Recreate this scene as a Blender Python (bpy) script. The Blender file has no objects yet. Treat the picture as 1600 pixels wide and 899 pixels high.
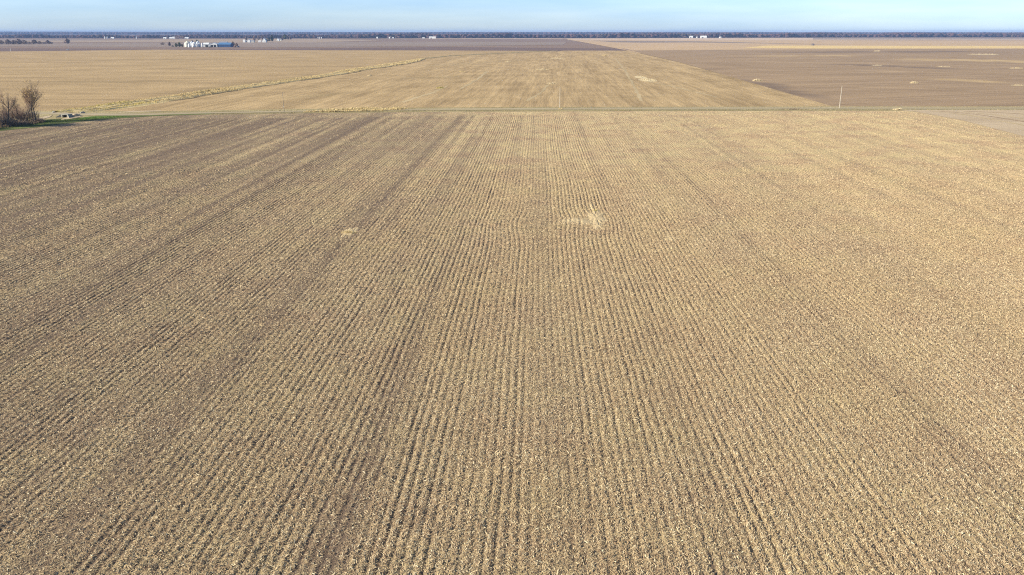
import bpy, math, random
import numpy as np
from mathutils import Vector

# ------------------------------------------------------------------ camera, sky, sun, exposure
S = bpy.context.scene
COL = S.collection
R = math.radians
H = 33.5                       # drone height in metres
F = 1244.0                     # focal length in pixels of a 1600 px wide frame
PITCH = math.atan(400.0 / F)
YAW = R(1.85)                  # camera looks slightly left of the crop rows (+Y)

cam_d = bpy.data.cameras.new('camera')
cam_d.sensor_width = 36.0
cam_d.lens = 36.0 * F / 1600.0
cam_d.clip_start = 0.5
cam_d.clip_end = 60000.0
cam = bpy.data.objects.new('camera', cam_d)
COL.objects.link(cam)
cam.location = (0, 0, H)
cam.rotation_euler = (R(90) - PITCH, 0, YAW)
S.camera = cam

SUN_EL = R(25.0)
SUN_AZ = R(-110.0)             # measured from +Y towards +X: the sun stands to the left, a little behind
sun_d = bpy.data.lights.new('sun', 'SUN')
sun_d.energy = 5.0
sun_d.angle = R(0.55)
sun_d.color = (1.0, 0.93, 0.76)
sun = bpy.data.objects.new('sun', sun_d)
COL.objects.link(sun)
sdir = Vector((math.sin(SUN_AZ) * math.cos(SUN_EL), math.cos(SUN_AZ) * math.cos(SUN_EL), math.sin(SUN_EL)))
sun.rotation_euler = sdir.to_track_quat('Z', 'Y').to_euler()

W = bpy.data.worlds.new('World')
S.world = W
W.use_nodes = True
wn = W.node_tree
wn.nodes.clear()
wo = wn.nodes.new('ShaderNodeOutputWorld')
wb = wn.nodes.new('ShaderNodeBackground')
ws = wn.nodes.new('ShaderNodeTexSky')
ws.sky_type = 'NISHITA'
ws.sun_disc = False
ws.sun_elevation = SUN_EL
ws.sun_rotation = SUN_AZ
ws.air_density = 1.0
ws.dust_density = 0.4
ws.ozone_density = 3.0
ws.altitude = 200
wb.inputs['Strength'].default_value = 0.074
# clear cool autumn air: the lowest band of the sky is a cleaner blue than the model's
wt = wn.nodes.new('ShaderNodeTexCoord'); wsx = wn.nodes.new('ShaderNodeSeparateXYZ')
wr = wn.nodes.new('ShaderNodeValToRGB'); wm_ = wn.nodes.new('ShaderNodeMix')
wm_.data_type = 'RGBA'; wm_.blend_type = 'MULTIPLY'; wm_.inputs[0].default_value = 1.0
wr.color_ramp.elements[0].position = 0.0; wr.color_ramp.elements[0].color = (.80, 1.03, 1.62, 1)
wr.color_ramp.elements[1].position = 0.35; wr.color_ramp.elements[1].color = (1, 1, 1, 1)
wn.links.new(wt.outputs['Generated'], wsx.inputs[0]); wn.links.new(wsx.outputs['Z'], wr.inputs[0])
wn.links.new(ws.outputs[0], wm_.inputs[6]); wn.links.new(wr.outputs[0], wm_.inputs[7])
# faint wisps of high cloud
wmp = wn.nodes.new('ShaderNodeMapping'); wmp.inputs['Scale'].default_value = (5, 5, 45)
wns = wn.nodes.new('ShaderNodeTexNoise'); wns.inputs['Scale'].default_value = 1.3; wns.inputs['Detail'].default_value = 4
wr2 = wn.nodes.new('ShaderNodeValToRGB'); wm2 = wn.nodes.new('ShaderNodeMix'); wm2.data_type = 'RGBA'; wm2.blend_type = 'MULTIPLY'; wm2.inputs[0].default_value = 1.0
wr2.color_ramp.elements[0].position = .35; wr2.color_ramp.elements[0].color = (.92, .95, .98, 1)
wr2.color_ramp.elements[1].position = .68; wr2.color_ramp.elements[1].color = (1.10, 1.06, 1.02, 1)
wn.links.new(wt.outputs['Generated'], wmp.inputs[0]); wn.links.new(wmp.outputs[0], wns.inputs['Vector']); wn.links.new(wns.outputs['Fac'], wr2.inputs[0])
wn.links.new(wm_.outputs[2], wm2.inputs[6]); wn.links.new(wr2.outputs[0], wm2.inputs[7])
wn.links.new(wm2.outputs[2], wb.inputs['Color'])
wn.links.new(wb.outputs[0], wo.inputs['Surface'])

S.view_settings.view_transform = 'Standard'
S.view_settings.look = 'None'
S.view_settings.gamma = 1.0
S.view_settings.exposure = 1.05
S.view_settings.use_curve_mapping = False
S.render.engine = 'CYCLES'
S.cycles.use_denoising = False
S.cycles.max_bounces = 5
S.cycles.volume_bounces = 0
S.cycles.sample_clamp_direct = 4.0
S.cycles.sample_clamp_indirect = 2.0
S.cycles.pixel_filter_type = 'BLACKMAN_HARRIS'
S.cycles.filter_width = 1.15

# ------------------------------------------------------------------ helpers
rng = np.random.default_rng(11)
random.seed(5)
cp, sp_ = math.cos(PITCH), math.sin(PITCH)
cy, sy = math.cos(YAW), math.sin(YAW)

def at(px, py, z=0.0):
    """ground point seen at a pixel of the 1600x899 photograph"""
    u, v = (px - 800.0) / F, (449.5 - py) / F
    fwd, up = cp + v * sp_, -sp_ + v * cp
    t = (z - H) / up
    X, Y = u * t, fwd * t
    return (X * cy - Y * sy, X * sy + Y * cy)

def hsh(ix, iy, seed):
    n = (ix.astype(np.int64) * 374761393 + iy.astype(np.int64) * 668265263 + seed * 982451653) & 0xffffffff
    n = ((n ^ (n >> 13)) * 1274126177) & 0xffffffff
    n = n ^ (n >> 16)
    return (n & 0xffffff) / float(0xffffff)

def vn(x, y, seed=0):
    """value noise 0..1"""
    x = np.asarray(x, float); y = np.asarray(y, float)
    ix, iy = np.floor(x), np.floor(y)
    fx, fy = x - ix, y - iy
    fx = fx * fx * (3 - 2 * fx); fy = fy * fy * (3 - 2 * fy)
    a = hsh(ix, iy, seed); b = hsh(ix + 1, iy, seed)
    c = hsh(ix, iy + 1, seed); d = hsh(ix + 1, iy + 1, seed)
    return (a * (1 - fx) + b * fx) * (1 - fy) + (c * (1 - fx) + d * fx) * fy

def fbm(x, y, seed=0, o=3):
    s = 0; a = 0.5; t = 0
    for k in range(o):
        s = s + a * vn(x * 2 ** k, y * 2 ** k, seed + k * 7); t += a; a *= 0.5
    return s / t

def sstep(a, b, x):
    t = np.clip((x - a) / (b - a), 0, 1)
    return t * t * (3 - 2 * t)

class N:
    """small node-graph builder"""
    def __init__(s, name, rough=0.9, spec=0.15):
        s.m = bpy.data.materials.new(name); s.m.use_nodes = True
        s.t = s.m.node_tree; s.t.nodes.clear()
        s.out = s.t.nodes.new('ShaderNodeOutputMaterial')
        s.b = s.t.nodes.new('ShaderNodeBsdfPrincipled')
        s.b.inputs['Roughness'].default_value = rough
        s.b.inputs['Specular IOR Level'].default_value = spec
        s.t.links.new(s.b.outputs[0], s.out.inputs['Surface'])
        s.geo = s.t.nodes.new('ShaderNodeNewGeometry')
    def link(s, a, b): s.t.links.new(a, b)
    def pos(s, scale=(1, 1, 1), rot=0.0, src=None):
        n = s.t.nodes.new('ShaderNodeMapping'); n.inputs['Scale'].default_value = scale
        r = s.t.nodes.new('ShaderNodeMapping'); r.inputs['Rotation'].default_value = (0, 0, rot)
        s.link(src or s.geo.outputs['Position'], r.inputs['Vector'])
        s.link(r.outputs[0], n.inputs['Vector'])
        return n.outputs[0]
    def noise(s, scale, detail=3, rough=0.6, vec=None, w=None):
        n = s.t.nodes.new('ShaderNodeTexNoise')
        n.inputs['Scale'].default_value = scale; n.inputs['Detail'].default_value = detail
        n.inputs['Roughness'].default_value = rough
        s.link(vec or s.geo.outputs['Position'], n.inputs['Vector'])
        return n.outputs['Fac']
    def ramp(s, f, stops):
        n = s.t.nodes.new('ShaderNodeValToRGB')
        el = n.color_ramp.elements
        while len(el) < len(stops): el.new(0.5)
        for e, (p, c) in zip(el, stops):
            e.position = p; e.color = (c[0], c[1], c[2], 1) if isinstance(c, (tuple, list)) else (c, c, c, 1)
        s.link(f, n.inputs[0]); return n.outputs[0]
    def math(s, op, a, b=None, c=None, clamp=False):
        n = s.t.nodes.new('ShaderNodeMath'); n.operation = op; n.use_clamp = clamp
        for i, v in enumerate((a, b, c)):
            if v is None: continue
            if isinstance(v, (int, float)): n.inputs[i].default_value = v
            else: s.link(v, n.inputs[i])
        return n.outputs[0]
    def mix(s, f, a, b, mode='MIX'):
        n = s.t.nodes.new('ShaderNodeMix'); n.data_type = 'RGBA'; n.blend_type = mode
        if isinstance(f, (int, float)): n.inputs[0].default_value = f
        else: s.link(f, n.inputs[0])
        for i, v in ((6, a), (7, b)):
            if isinstance(v, (tuple, list)): n.inputs[i].default_value = (v[0], v[1], v[2], 1)
            else: s.link(v, n.inputs[i])
        return n.outputs[2]
    def attr(s, name):
        n = s.t.nodes.new('ShaderNodeAttribute'); n.attribute_name = name
        return n.outputs['Fac']
    def bump(s, h, dist, strength=1.0):
        n = s.t.nodes.new('ShaderNodeBump'); n.inputs['Distance'].default_value = dist
        n.inputs['Strength'].default_value = strength
        s.link(h, n.inputs['Height']); s.link(n.outputs[0], s.b.inputs['Normal'])
    def color(s, c):
        if isinstance(c, (tuple, list)): s.b.inputs['Base Color'].default_value = (c[0], c[1], c[2], 1)
        else: s.link(c, s.b.inputs['Base Color'])

def plain(name, c, var=0.25, scale=3.0, rough=0.8, metal=0.0):
    n = N(name, rough)
    f = n.noise(scale, 4)
    n.color(n.ramp(f, [(0.3, tuple(v * (1 - var) for v in c)), (0.7, tuple(min(1, v * (1 + var)) for v in c))]))
    n.b.inputs['Metallic'].default_value = metal
    return n.m

def mesh_np(name, verts, faces, mat=None, parent=None, attrs=None, smooth=False):
    """faces: (n,3) or (n,4) int array"""
    me = bpy.data.meshes.new(name)
    verts = np.asarray(verts, np.float32); faces = np.asarray(faces, np.int32)
    me.vertices.add(len(verts)); me.vertices.foreach_set('co', verts.ravel())
    k = faces.shape[1]
    me.loops.add(faces.size); me.loops.foreach_set('vertex_index', faces.ravel())
    me.polygons.add(len(faces))
    me.polygons.foreach_set('loop_start', np.arange(0, faces.size, k, dtype=np.int32))
    me.update(calc_edges=True)
    for an, (dom, arr) in (attrs or {}).items():
        a = me.attributes.new(an, 'FLOAT', dom); a.data.foreach_set('value', np.asarray(arr, np.float32))
    if smooth: me.polygons.foreach_set('use_smooth', np.ones(len(faces), bool))
    o = bpy.data.objects.new(name, me); COL.objects.link(o)
    if mat: me.materials.append(mat)
    if parent: o.parent = parent
    return o

class MB:
    """collects boxes, cones, tubes and free faces into ONE mesh"""
    def __init__(s): s.v = []; s.f = []
    def add(s, v, f):
        b = len(s.v); s.v += [tuple(p) for p in v]; s.f += [tuple(i + b for i in q) for q in f]
    def box(s, x0, y0, z0, x1, y1, z1):
        s.add([(x0,y0,z0),(x1,y0,z0),(x1,y1,z0),(x0,y1,z0),(x0,y0,z1),(x1,y0,z1),(x1,y1,z1),(x0,y1,z1)],
              [(0,3,2,1),(4,5,6,7),(0,1,5,4),(1,2,6,5),(2,3,7,6),(3,0,4,7)])
    def tube(s, a, b, r0, r1, n=6):
        a, b = Vector(a), Vector(b); d = (b - a).normalized()
        u = d.orthogonal().normalized(); w = d.cross(u)
        v = []
        for P, r in ((a, r0), (b, r1)):
            for k in range(n):
                t = 2 * math.pi * k / n
                v.append(P + u * math.cos(t) * r + w * math.sin(t) * r)
        s.add(v, [(k, (k + 1) % n, n + (k + 1) % n, n + k) for k in range(n)] + [tuple(range(n))[::-1], tuple(range(n, 2 * n))])
    def lathe(s, prof, n=20):
        v = []
        for r, z in prof:
            for k in range(n):
                t = 2 * math.pi * k / n; v.append((r * math.cos(t), r * math.sin(t), z))
        f = []
        for i in range(len(prof) - 1):
            for k in range(n):
                f.append((i*n+k, i*n+(k+1) % n, (i+1)*n+(k+1) % n, (i+1)*n+k))
        f.append(tuple(range(n))[::-1]); f.append(tuple((len(prof)-1)*n + k for k in range(n)))
        s.add(v, f)
    def build(s, name, mat, parent=None):
        me = bpy.data.meshes.new(name); me.from_pydata(s.v, [], s.f); me.update()
        me.materials.append(mat)
        o = bpy.data.objects.new(name, me); COL.objects.link(o)
        if parent: o.parent = parent
        return o

def tag(o, label=None, cat=None, group=None, kind=None):
    if label: o['label'] = label
    if cat: o['category'] = cat
    if group: o['group'] = group
    if kind: o['kind'] = kind
    return o

def empty(name, loc, rz, label, cat, group=None):
    o = bpy.data.objects.new(name, None); COL.objects.link(o)
    o.location = loc; o.rotation_euler = (0, 0, rz); o.empty_display_size = 1
    return tag(o, label, cat, group)

def copy_tree(o, loc, rz, label, parent=None):
    c = o.copy(); COL.objects.link(c)
    if parent is None:
        c.location = loc; c.rotation_euler = (0, 0, rz); c['label'] = label
    else: c.parent = parent
    for ch in list(o.children): copy_tree(ch, None, None, None, c)
    return c

def sheet(name, pix, z, mat, kind='structure', label=None, cat=None, world=False, sub=0):
    """a flat patch of ground; outline given where it lies, one polygon"""
    pts = [p if world else at(p[0], p[1]) for p in pix]
    me = bpy.data.meshes.new(name)
    me.from_pydata([(x, y, z) for x, y in pts], [], [tuple(range(len(pts)))]); me.update()
    if me.polygons[0].normal.z < 0: me.flip_normals()
    me.materials.append(mat)
    o = bpy.data.objects.new(name, me); COL.objects.link(o)
    return tag(o, label, cat, kind=kind)

def ribbon(name, line, widths, z, mat, kind='structure', crown=0.0, rough=0.0, seg=4.0, nx=5, seed=3):
    """a strip of ground following a polyline (world points), optionally raised in the middle"""
    P = np.array(line, float); Wd = np.array(widths, float)
    L = np.r_[0, np.cumsum(np.hypot(*np.diff(P, axis=0).T))]
    n = max(3, int(L[-1] / seg)); t = np.linspace(0, L[-1], n)
    x = np.interp(t, L, P[:, 0]); y = np.interp(t, L, P[:, 1]); w = np.interp(t, L, Wd)
    k = np.array([.25, .5, .25])
    for _ in range(3):
        x[1:-1] = np.convolve(x, k, 'same')[1:-1]; y[1:-1] = np.convolve(y, k, 'same')[1:-1]
    dx, dy = np.gradient(x), np.gradient(y); l = np.hypot(dx, dy); nxv, nyv = -dy / l, dx / l
    w = w * (1 + rough * (vn(t / 9, t * 0, seed) - .5) * 2)
    off = (vn(t / 14, t * 0, seed + 4) - .5) * rough * w
    s = np.linspace(-.5, .5, nx)
    V = np.zeros((n, nx, 3))
    V[:, :, 0] = x[:, None] + nxv[:, None] * (s[None] * w[:, None] + off[:, None])
    V[:, :, 1] = y[:, None] + nyv[:, None] * (s[None] * w[:, None] + off[:, None])
    V[:, :, 2] = z + crown * (1 - (2 * s[None]) ** 2) * (0.6 + 0.8 * vn(t / 6, t * 0, seed + 9))[:, None]
    i = np.arange(n - 1)[:, None] * nx + np.arange(nx - 1)[None]
    Fc = np.stack([i, i + nx, i + nx + 1, i + 1], -1).reshape(-1, 4)[:, ::-1]
    o = mesh_np(name, V.reshape(-1, 3), Fc, mat, smooth=True)
    return tag(o, kind=kind), x, y, w

# ------------------------------------------------------------------ ground materials
STRAW_D = (0.20, 0.15, 0.09)
def field_mat(name, dark, light, rot=0.0, row=0.76, patch=40.0, bump=0.06, speck=1.0, long=60.0, other=None, wst=0.42):
    """soil and residue: broad patches, long streaks along the working direction, fine speckle"""
    n = N(name, 0.95, 0.05)
    st = n.noise(1.0, 4, 0.6, n.pos((1 / 3.0, 1 / long, 1), rot))
    st2 = n.noise(1.0, 2, 0.5, n.pos((1 / 14.0, 1 / (long * 4), 1), rot))
    pt = n.noise(1.0 / patch, 4, 0.55)
    fi = n.noise(1.4, 4, 0.75)
    f = n.math('ADD', n.math('MULTIPLY', st, wst), n.math('MULTIPLY', pt, 0.70 - wst))
    f = n.math('ADD', f, n.math('MULTIPLY', st2, 0.30))
    f = n.math('ADD', f, n.math('MULTIPLY', n.math('SUBTRACT', fi, 0.5), 0.5 * speck))
    c = n.ramp(f, [(0.37, dark), (0.63, light)])
    if other:
        c2 = n.ramp(f, [(0.37, other[0]), (0.63, other[1])])
        k = n.math('ADD', n.attr('fade'), n.math('MULTIPLY', n.math('SUBTRACT', n.math('ADD', n.math('MULTIPLY', pt, .5), n.math('MULTIPLY', st, .5)), 0.5), 1.6))
        c = n.mix(n.ramp(k, [(0.15, 0.0), (0.75, 1.0)]), c, c2)
    n.color(c)
    h = n.math('ADD', n.math('MULTIPLY', st, 1.0), n.math('MULTIPLY', fi, 1.0))
    n.bump(h, bump * 6)
    return n.m

M = {}
MID = ((.26, .178, .09), (.48, .34, .178)); MIDL = ((.255, .175, .09), (.465, .328, .172)); BARE = ((.222, .152, .094), (.348, .243, .148))
M['far_soil'] = field_mat('dark_far_soil', (.17, .115, .085), (.25, .172, .125), 1.4, patch=300, long=400)
M['far_soil_dark'] = field_mat('darker_far_soil', (.125, .085, .075), (.18, .125, .105), 1.5, patch=250, long=400)
M['grey_soil'] = field_mat('greyish_soil', (.20, .15, .118), (.28, .215, .17), 1.5, patch=200, long=300)
M['far_tan'] = field_mat('far_tan_stubble', (.38, .265, .155), (.50, .35, .21), 1.5, patch=150, long=300)
M['pink_tan'] = field_mat('pale_pinkish_field', (.42, .30, .21), (.54, .40, .28), 1.5, patch=300, long=400)
M['gold'] = field_mat('golden_stubble', (.52, .37, .16), (.66, .485, .225), 1.5, patch=200, long=500)
M['mid'] = field_mat('tan_stubble_field', MID[0], MID[1], 0.02, patch=28, bump=.05, speck=1.0)
M['mid_left'] = field_mat('tan_stubble_field_beyond_ditch', MIDL[0], MIDL[1], 1.45, patch=45, bump=.05, speck=1.0)
M['mid_left_damp'] = field_mat('stubble_field_turning_damp', MIDL[0], MIDL[1], 1.45, patch=45, bump=.05, speck=1.0, other=((.20, .14, .075), (.36, .255, .13)))
M['mid_worn'] = field_mat('stubble_field_turning_bare', MID[0], MID[1], 0.02, patch=28, bump=.05, speck=1.0, other=((.22, .155, .08), (.40, .29, .15)))
M['bare'] = field_mat('bare_brown_soil', BARE[0], BARE[1], 1.15, patch=60, bump=.03, speck=.6, long=160)
M['bare_soft'] = field_mat('bare_soil_turning_straw', BARE[0], BARE[1], 1.15, patch=60, bump=.03, speck=.6, long=160, other=((.36, .25, .13), (.48, .345, .18)))
M['bare_dark'] = field_mat('bare_soil_turning_dark', BARE[0], BARE[1], 1.15, patch=60, bump=.03, speck=.6, long=160, other=((.15, .105, .075), (.21, .15, .105)))
M['bare_tan'] = field_mat('soil_with_straw', (.31, .225, .135), (.42, .305, .18), 1.4, patch=30, bump=.03)
M['pale_bare'] = field_mat('pale_worked_soil', (.36, .27, .175), (.47, .365, .245), 1.30, patch=50, bump=.03, speck=.8, long=120)
M['verge'] = field_mat('dry_verge_grass', (.20, .16, .075), (.46, .37, .20), 1.55, patch=9, bump=.05, speck=1.3)
M['verge_gold'] = field_mat('golden_bank_grass', (.42, .32, .155), (.62, .48, .26), 1.0, patch=8, bump=.03, speck=1.3)
M['verge_dull'] = field_mat('dull_olive_verge', (.23, .19, .105), (.37, .30, .18), 1.55, patch=12, bump=.05, speck=1.3)
M['green'] = field_mat('green_verge_grass', (.07, .12, .022), (.17, .24, .05), 1.4, patch=10, bump=.05, speck=1.3)
M['green_shaded'] = field_mat('shaded_olive_grass', (.06, .075, .025), (.17, .18, .065), 1.4, patch=8, bump=.05, speck=1.3)  # tree shadow is worked into this darker olive
M['road'] = field_mat('chip_seal_road', (.30, .24, .155), (.42, .34, .22), 1.55, patch=15, bump=.005, speck=.5)
M['sand'] = field_mat('sandy_washout', (.34, .26, .165), (.50, .395, .27), 1.2, patch=5, bump=.03)
M['track'] = field_mat('pressed_straw', (.31, .235, .13), (.47, .36, .21), 0.2, patch=15, bump=.02)
M['drain_shade'] = field_mat('shaded_drain_soil', (.13, .10, .065), (.22, .165, .10), 0.2, patch=10, bump=.02)  # boundary shadow along the drain is put into this colour

# ------------------------------------------------------------------ haze
hz = MB(); hz.box(-15500, -3000, -1.6, 15500, 16500, 50)
hm = bpy.data.materials.new('thin_air'); hm.use_nodes = True
hm.node_tree.nodes.clear()
ho = hm.node_tree.nodes.new('ShaderNodeOutputMaterial')
hv = hm.node_tree.nodes.new('ShaderNodeVolumePrincipled')
hv.inputs['Color'].default_value = (0.31, 0.46, 0.80, 1)
hv.inputs['Density'].default_value = 0.00006
hv.inputs['Anisotropy'].default_value = 0.0
hm.node_tree.links.new(hv.outputs[0], ho.inputs['Volume'])
tag(hz.build('haze', hm), 'thin blue autumn haze over the far fields', kind='stuff')

# ------------------------------------------------------------------ far ground and fields (each a sheet above the one below)
M['plain'] = M['far_soil']
sheet('ground', [(-15000, -2500), (15000, -2500), (15000, 16000), (-15000, 16000)], -0.6, M['far_soil'], world=True)
L_, R_ = -500, 2100
M['dull_tan'] = field_mat('dull_far_stubble', (.26, .19, .13), (.35, .26, .18), 1.5, patch=150, long=300)
sheet('field', [(L_, 66), (75, 66.2), (240, 66), (470, 67), (600, 63), (480, 60.6), (240, 61.5), (75, 63), (L_, 62.6)], -0.40, M['dull_tan'])
sheet('field', [(L_, 72.6), (0, 72.6), (200, 73.2), (330, 74), (470, 73.5), (700, 72), (880, 70), (885, 66), (700, 65), (500, 66), (240, 67), (0, 68.2), (L_, 68)], -0.36, M['grey_soil'])
sheet('field', [(L_, 63.5), (60, 63.7), (240, 62.6), (240, 61.6), (60, 61.6), (L_, 61.6)], -0.32, M['grey_soil'])
sheet('field', [(560, 60.8), (800, 60.8), (860, 61.2), (880, 61.2), (886, 60.4), (800, 60.0), (690, 60.2)], -0.30, M['pink_tan'])
# right of the far lane
sheet('field', [(893, 62.8), (980, 78.8), (R_, 78.8), (R_, 63.6), (1400, 63.0), (1100, 62.5)], -0.34, M['far_tan'])
sheet('field', [(888, 62.6), (1100, 63.0), (1400, 62.6), (R_, 63.4), (R_, 59.2), (1200, 59.2), (884, 60.2)], -0.30, M['pink_tan'])
sheet('field', [(925, 63.6), (1080, 64.4), (1200, 67.2), (1330, 70.6), (1200, 68.0), (1080, 66.4), (1000, 66.8), (960, 66.2)], -0.28, M['grey_soil'])
sheet('field', [(1270, 61.8), (R_, 61.5), (R_, 60.0), (1270, 60.0)], -0.26, M['grey_soil'])
sheet('field', [(1160, 74.6), (1260, 75.8), (1420, 75.8), (R_, 74.6), (R_, 71.6), (1500, 71.8), (1380, 71.8), (1280, 71.4), (1200, 71.4)], -0.24, M['gold'])
sheet('field', [(L_, 85), (0, 81), (110, 79.6), (240, 77.6), (420, 79.0), (640, 79.3), (990, 79.2), (975, 76), (700, 73.5), (420, 76.2), (240, 76.2), (0, 75.5), (L_, 76)], -0.25, M['far_soil_dark'])

# stubble and bare fields between the road and the far soil
ditch_px = [(100, 176), (160, 169.5), (215, 161), (300, 149), (370, 138), (440, 128), (500, 120), (560, 109), (615, 101), (640, 97), (660, 92.5), (700, 88.5), (760, 85.5), (830, 82), (870, 80.5)]
DITCH = [at(*p) for p in ditch_px]
sheet('stubble_field', [(L_, 178), (100, 177)] + ditch_px[1:] + [(860, 79.6), (640, 78.9), (420, 78.6), (240, 77.6), (110, 79.5), (0, 80.6), (L_, 84.5)], -0.10, M['mid_left'])
sheet('stubble_field', [(60, 184)] + ditch_px[::1] + [(880, 79.3), (981, 79.3), (1060, 97), (1140, 119.5), (1228, 145), (1310, 169), (1310, 174), (700, 176), (300, 184)], -0.06, M['mid'])
sheet('bare_field', [(981, 79.0), (1060, 96.7), (1140, 119.2), (1228, 144.7), (1308, 170), (R_, 171), (R_, 75.9), (1600, 76.4), (1300, 77.0), (1100, 78.0)], -0.12, M['bare'])

# straw-coloured swaths on the bare field
def blotch(name, px0, px1, py, hpx, z, mat, seed):
    pts = []
    n = 26
    for k in range(n):
        t = 2 * math.pi * k / n
        r = 0.75 + 0.5 * float(vn(math.cos(t) * 1.6 + 5, math.sin(t) * 1.6 + 5, seed))
        pts.append(((px0 + px1) / 2 + (px1 - px0) / 2 * r * math.cos(t), py - hpx / 2 * r * math.sin(t)))
    return sheet(name, pts, z, mat)

def soft(name, pix, widths, z, mat, seed, nx=9, seg=14):
    """a soft-edged band of differently coloured soil lying in a field"""
    line = px_line(*pix)
    o, x, y, w = ribbon(name, line, widths, z, mat, rough=.3, seg=seg, nx=nx, seed=seed)
    n = len(x); sd = np.abs(np.linspace(-1, 1, nx))[None]; e = np.minimum(1, np.minimum(np.arange(n), np.arange(n)[::-1]) / (n * .3))[:, None]
    f = (1 - sd ** 1.5) * e * 1.30 - .56
    a = o.data.attributes.new('fade', 'FLOAT', 'POINT'); a.data.foreach_set('value', np.clip(f, -.6, 1).ravel().astype(np.float32))
    return o
def px_line(*p): return [at(a, b) for a, b in p]
soft('straw_patch', ((1330, 93), (1450, 93.5), (1560, 95), (1720, 97)), [130, 200, 200, 130], -0.10, M['bare_soft'], 4)
soft('straw_patch', ((1395, 121), (1450, 123), (1530, 127), (1640, 133)), [25, 60, 60, 30], -0.09, M['bare_soft'], 9)
soft('straw_patch', ((1100, 88), (1250, 87.5), (1400, 87)), [90, 120, 90], -0.085, M['bare_soft'], 3)
M['bare_light'] = field_mat('bare_soil_turning_pale', BARE[0], BARE[1], 1.15, patch=60, bump=.03, speck=.6, long=160, other=((.26, .18, .11), (.39, .275, .165)))
soft('pale_patch', ((1080, 98), (1200, 96.5), (1350, 99), (1560, 103)), [60, 110, 110, 70], -0.105, M['bare_light'], 41)
soft('pale_patch', ((1200, 134), (1330, 134), (1480, 140), (1660, 144)), [20, 34, 40, 24], -0.104, M['bare_light'], 42)
soft('pale_patch', ((1260, 115), (1400, 112), (1600, 116)), [24, 50, 30], -0.103, M['bare_light'], 43)
soft('damp_patch', ((1120, 116), (1180, 130), (1260, 150), (1330, 162), (1450, 164)), [30, 50, 46, 40, 26], -0.095, M['bare_dark'], 5)
soft('damp_patch', ((1180, 100), (1330, 101), (1500, 108), (1640, 112)), [50, 70, 80, 60], -0.092, M['bare_dark'], 6)
soft('damp_patch', ((1050, 82), (1250, 82), (1500, 81), (1700, 81)), [200, 220, 240, 200], -0.088, M['bare_dark'], 7)
soft('damp_patch', ((90, 172), (200, 158), (300, 143), (380, 132), (470, 120), (560, 108)), [30, 60, 60, 60, 50, 40], -0.09, M['mid_left_damp'], 8)
soft('damp_patch', ((-100, 131), (80, 128), (260, 128), (420, 122)), [50, 60, 40, 30], -0.088, M['mid_left_damp'], 11)
soft('damp_patch', ((-100, 96), (120, 94), (330, 93), (500, 92)), [60, 80, 80, 60], -0.086, M['mid_left_damp'], 12)
soft('worn_patch', ((350, 158), (440, 154), (540, 146), (620, 138)), [14, 22, 26, 14], -0.052, M['mid_worn'], 13)
soft('worn_patch', ((560, 128), (650, 122), (760, 118), (860, 118)), [30, 40, 40, 20], -0.051, M['mid_worn'], 14)
soft('worn_patch', ((640, 158), (760, 152), (850, 148)), [14, 20, 12], -0.050, M['mid_worn'], 15)
soft('worn_patch', ((900, 158), (1000, 150), (1100, 150)), [12, 20, 12], -0.049, M['mid_worn'], 16)

# gentle streaks on the stubble field: wheel marks as narrow pressed strips
for i, (a, b, w, mt) in enumerate([((700, 134), (628, 160), 2.2, 'track'), ((856, 133), (822, 158), 1.6, 'track'), ((962, 92), (1003, 158), 1.8, 'track'),
                                   ((640, 104), (860, 92), 3.0, 'track'), ((720, 139), (760, 112), 2.0, 'track'), ((1010, 127), (1120, 152), 1.8, 'track'), ((640, 103), (740, 101), 3.0, 'track')]):
    A, B = at(*a), at(*b)
    mid = ((A[0] + B[0]) / 2 + 2, (A[1] + B[1]) / 2)
    ribbon('wheel_track', [A, mid, B], [w] * 3, -0.045 + 0.004 * i, M[mt], rough=.5, nx=2, seed=i)

# ------------------------------------------------------------------ the near corn field: real ridges and furrows
E1 = np.array([at(p, q) for p, q in [(-500, 262), (-120, 219), (0, 206.5), (120, 192.5), (220, 183.2), (300, 181), (450, 179), (700, 175.6), (1000, 174.5), (1420, 174.0), (2100, 174)]])
def edge_dist(x, y):
    """metres from the far edge of the field (positive inside)"""
    return np.interp(x, E1[:, 0], E1[:, 1]) - y
E2 = np.array([at(p, q) for p, q in [(1400, 172), (1420, 174.5), (1500, 188), (1600, 214), (1760, 262), (2050, 360)]])
def right_dist(x, y):
    o = np.argsort(E2[:, 1])
    return np.interp(y, E2[o, 1], E2[o, 0]) - x
WET = at(928, 345)          # washed-out spot right of centre
WET2 = at(800, 350)
TUF = at(545, 362)
def warp(x, y):
    u = x + 0.24 * (fbm(x / 50, y / 60, 21, 2) - .5) * 2 + 0.14 * (vn(x / 2.5, y / 7, 22) - .5)
    for (c, ax, ay, am) in ((WET, 7, 8, -.9), (WET2, 5, 9, 1.0), (at(905, 290), 8, 30, -0.45)):
        u = u + am * np.exp(-((x - c[0]) / ax) ** 2 - ((y - c[1]) / ay) ** 2)
    return u
ROW = 0.76
FURR = [(at(905, 318), 4.5, 17, .55), (at(905, 400), 4, 12, .25), (at(700, 300), 7, 40, .15), (at(1080, 280), 8, 40, .15)]
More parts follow.
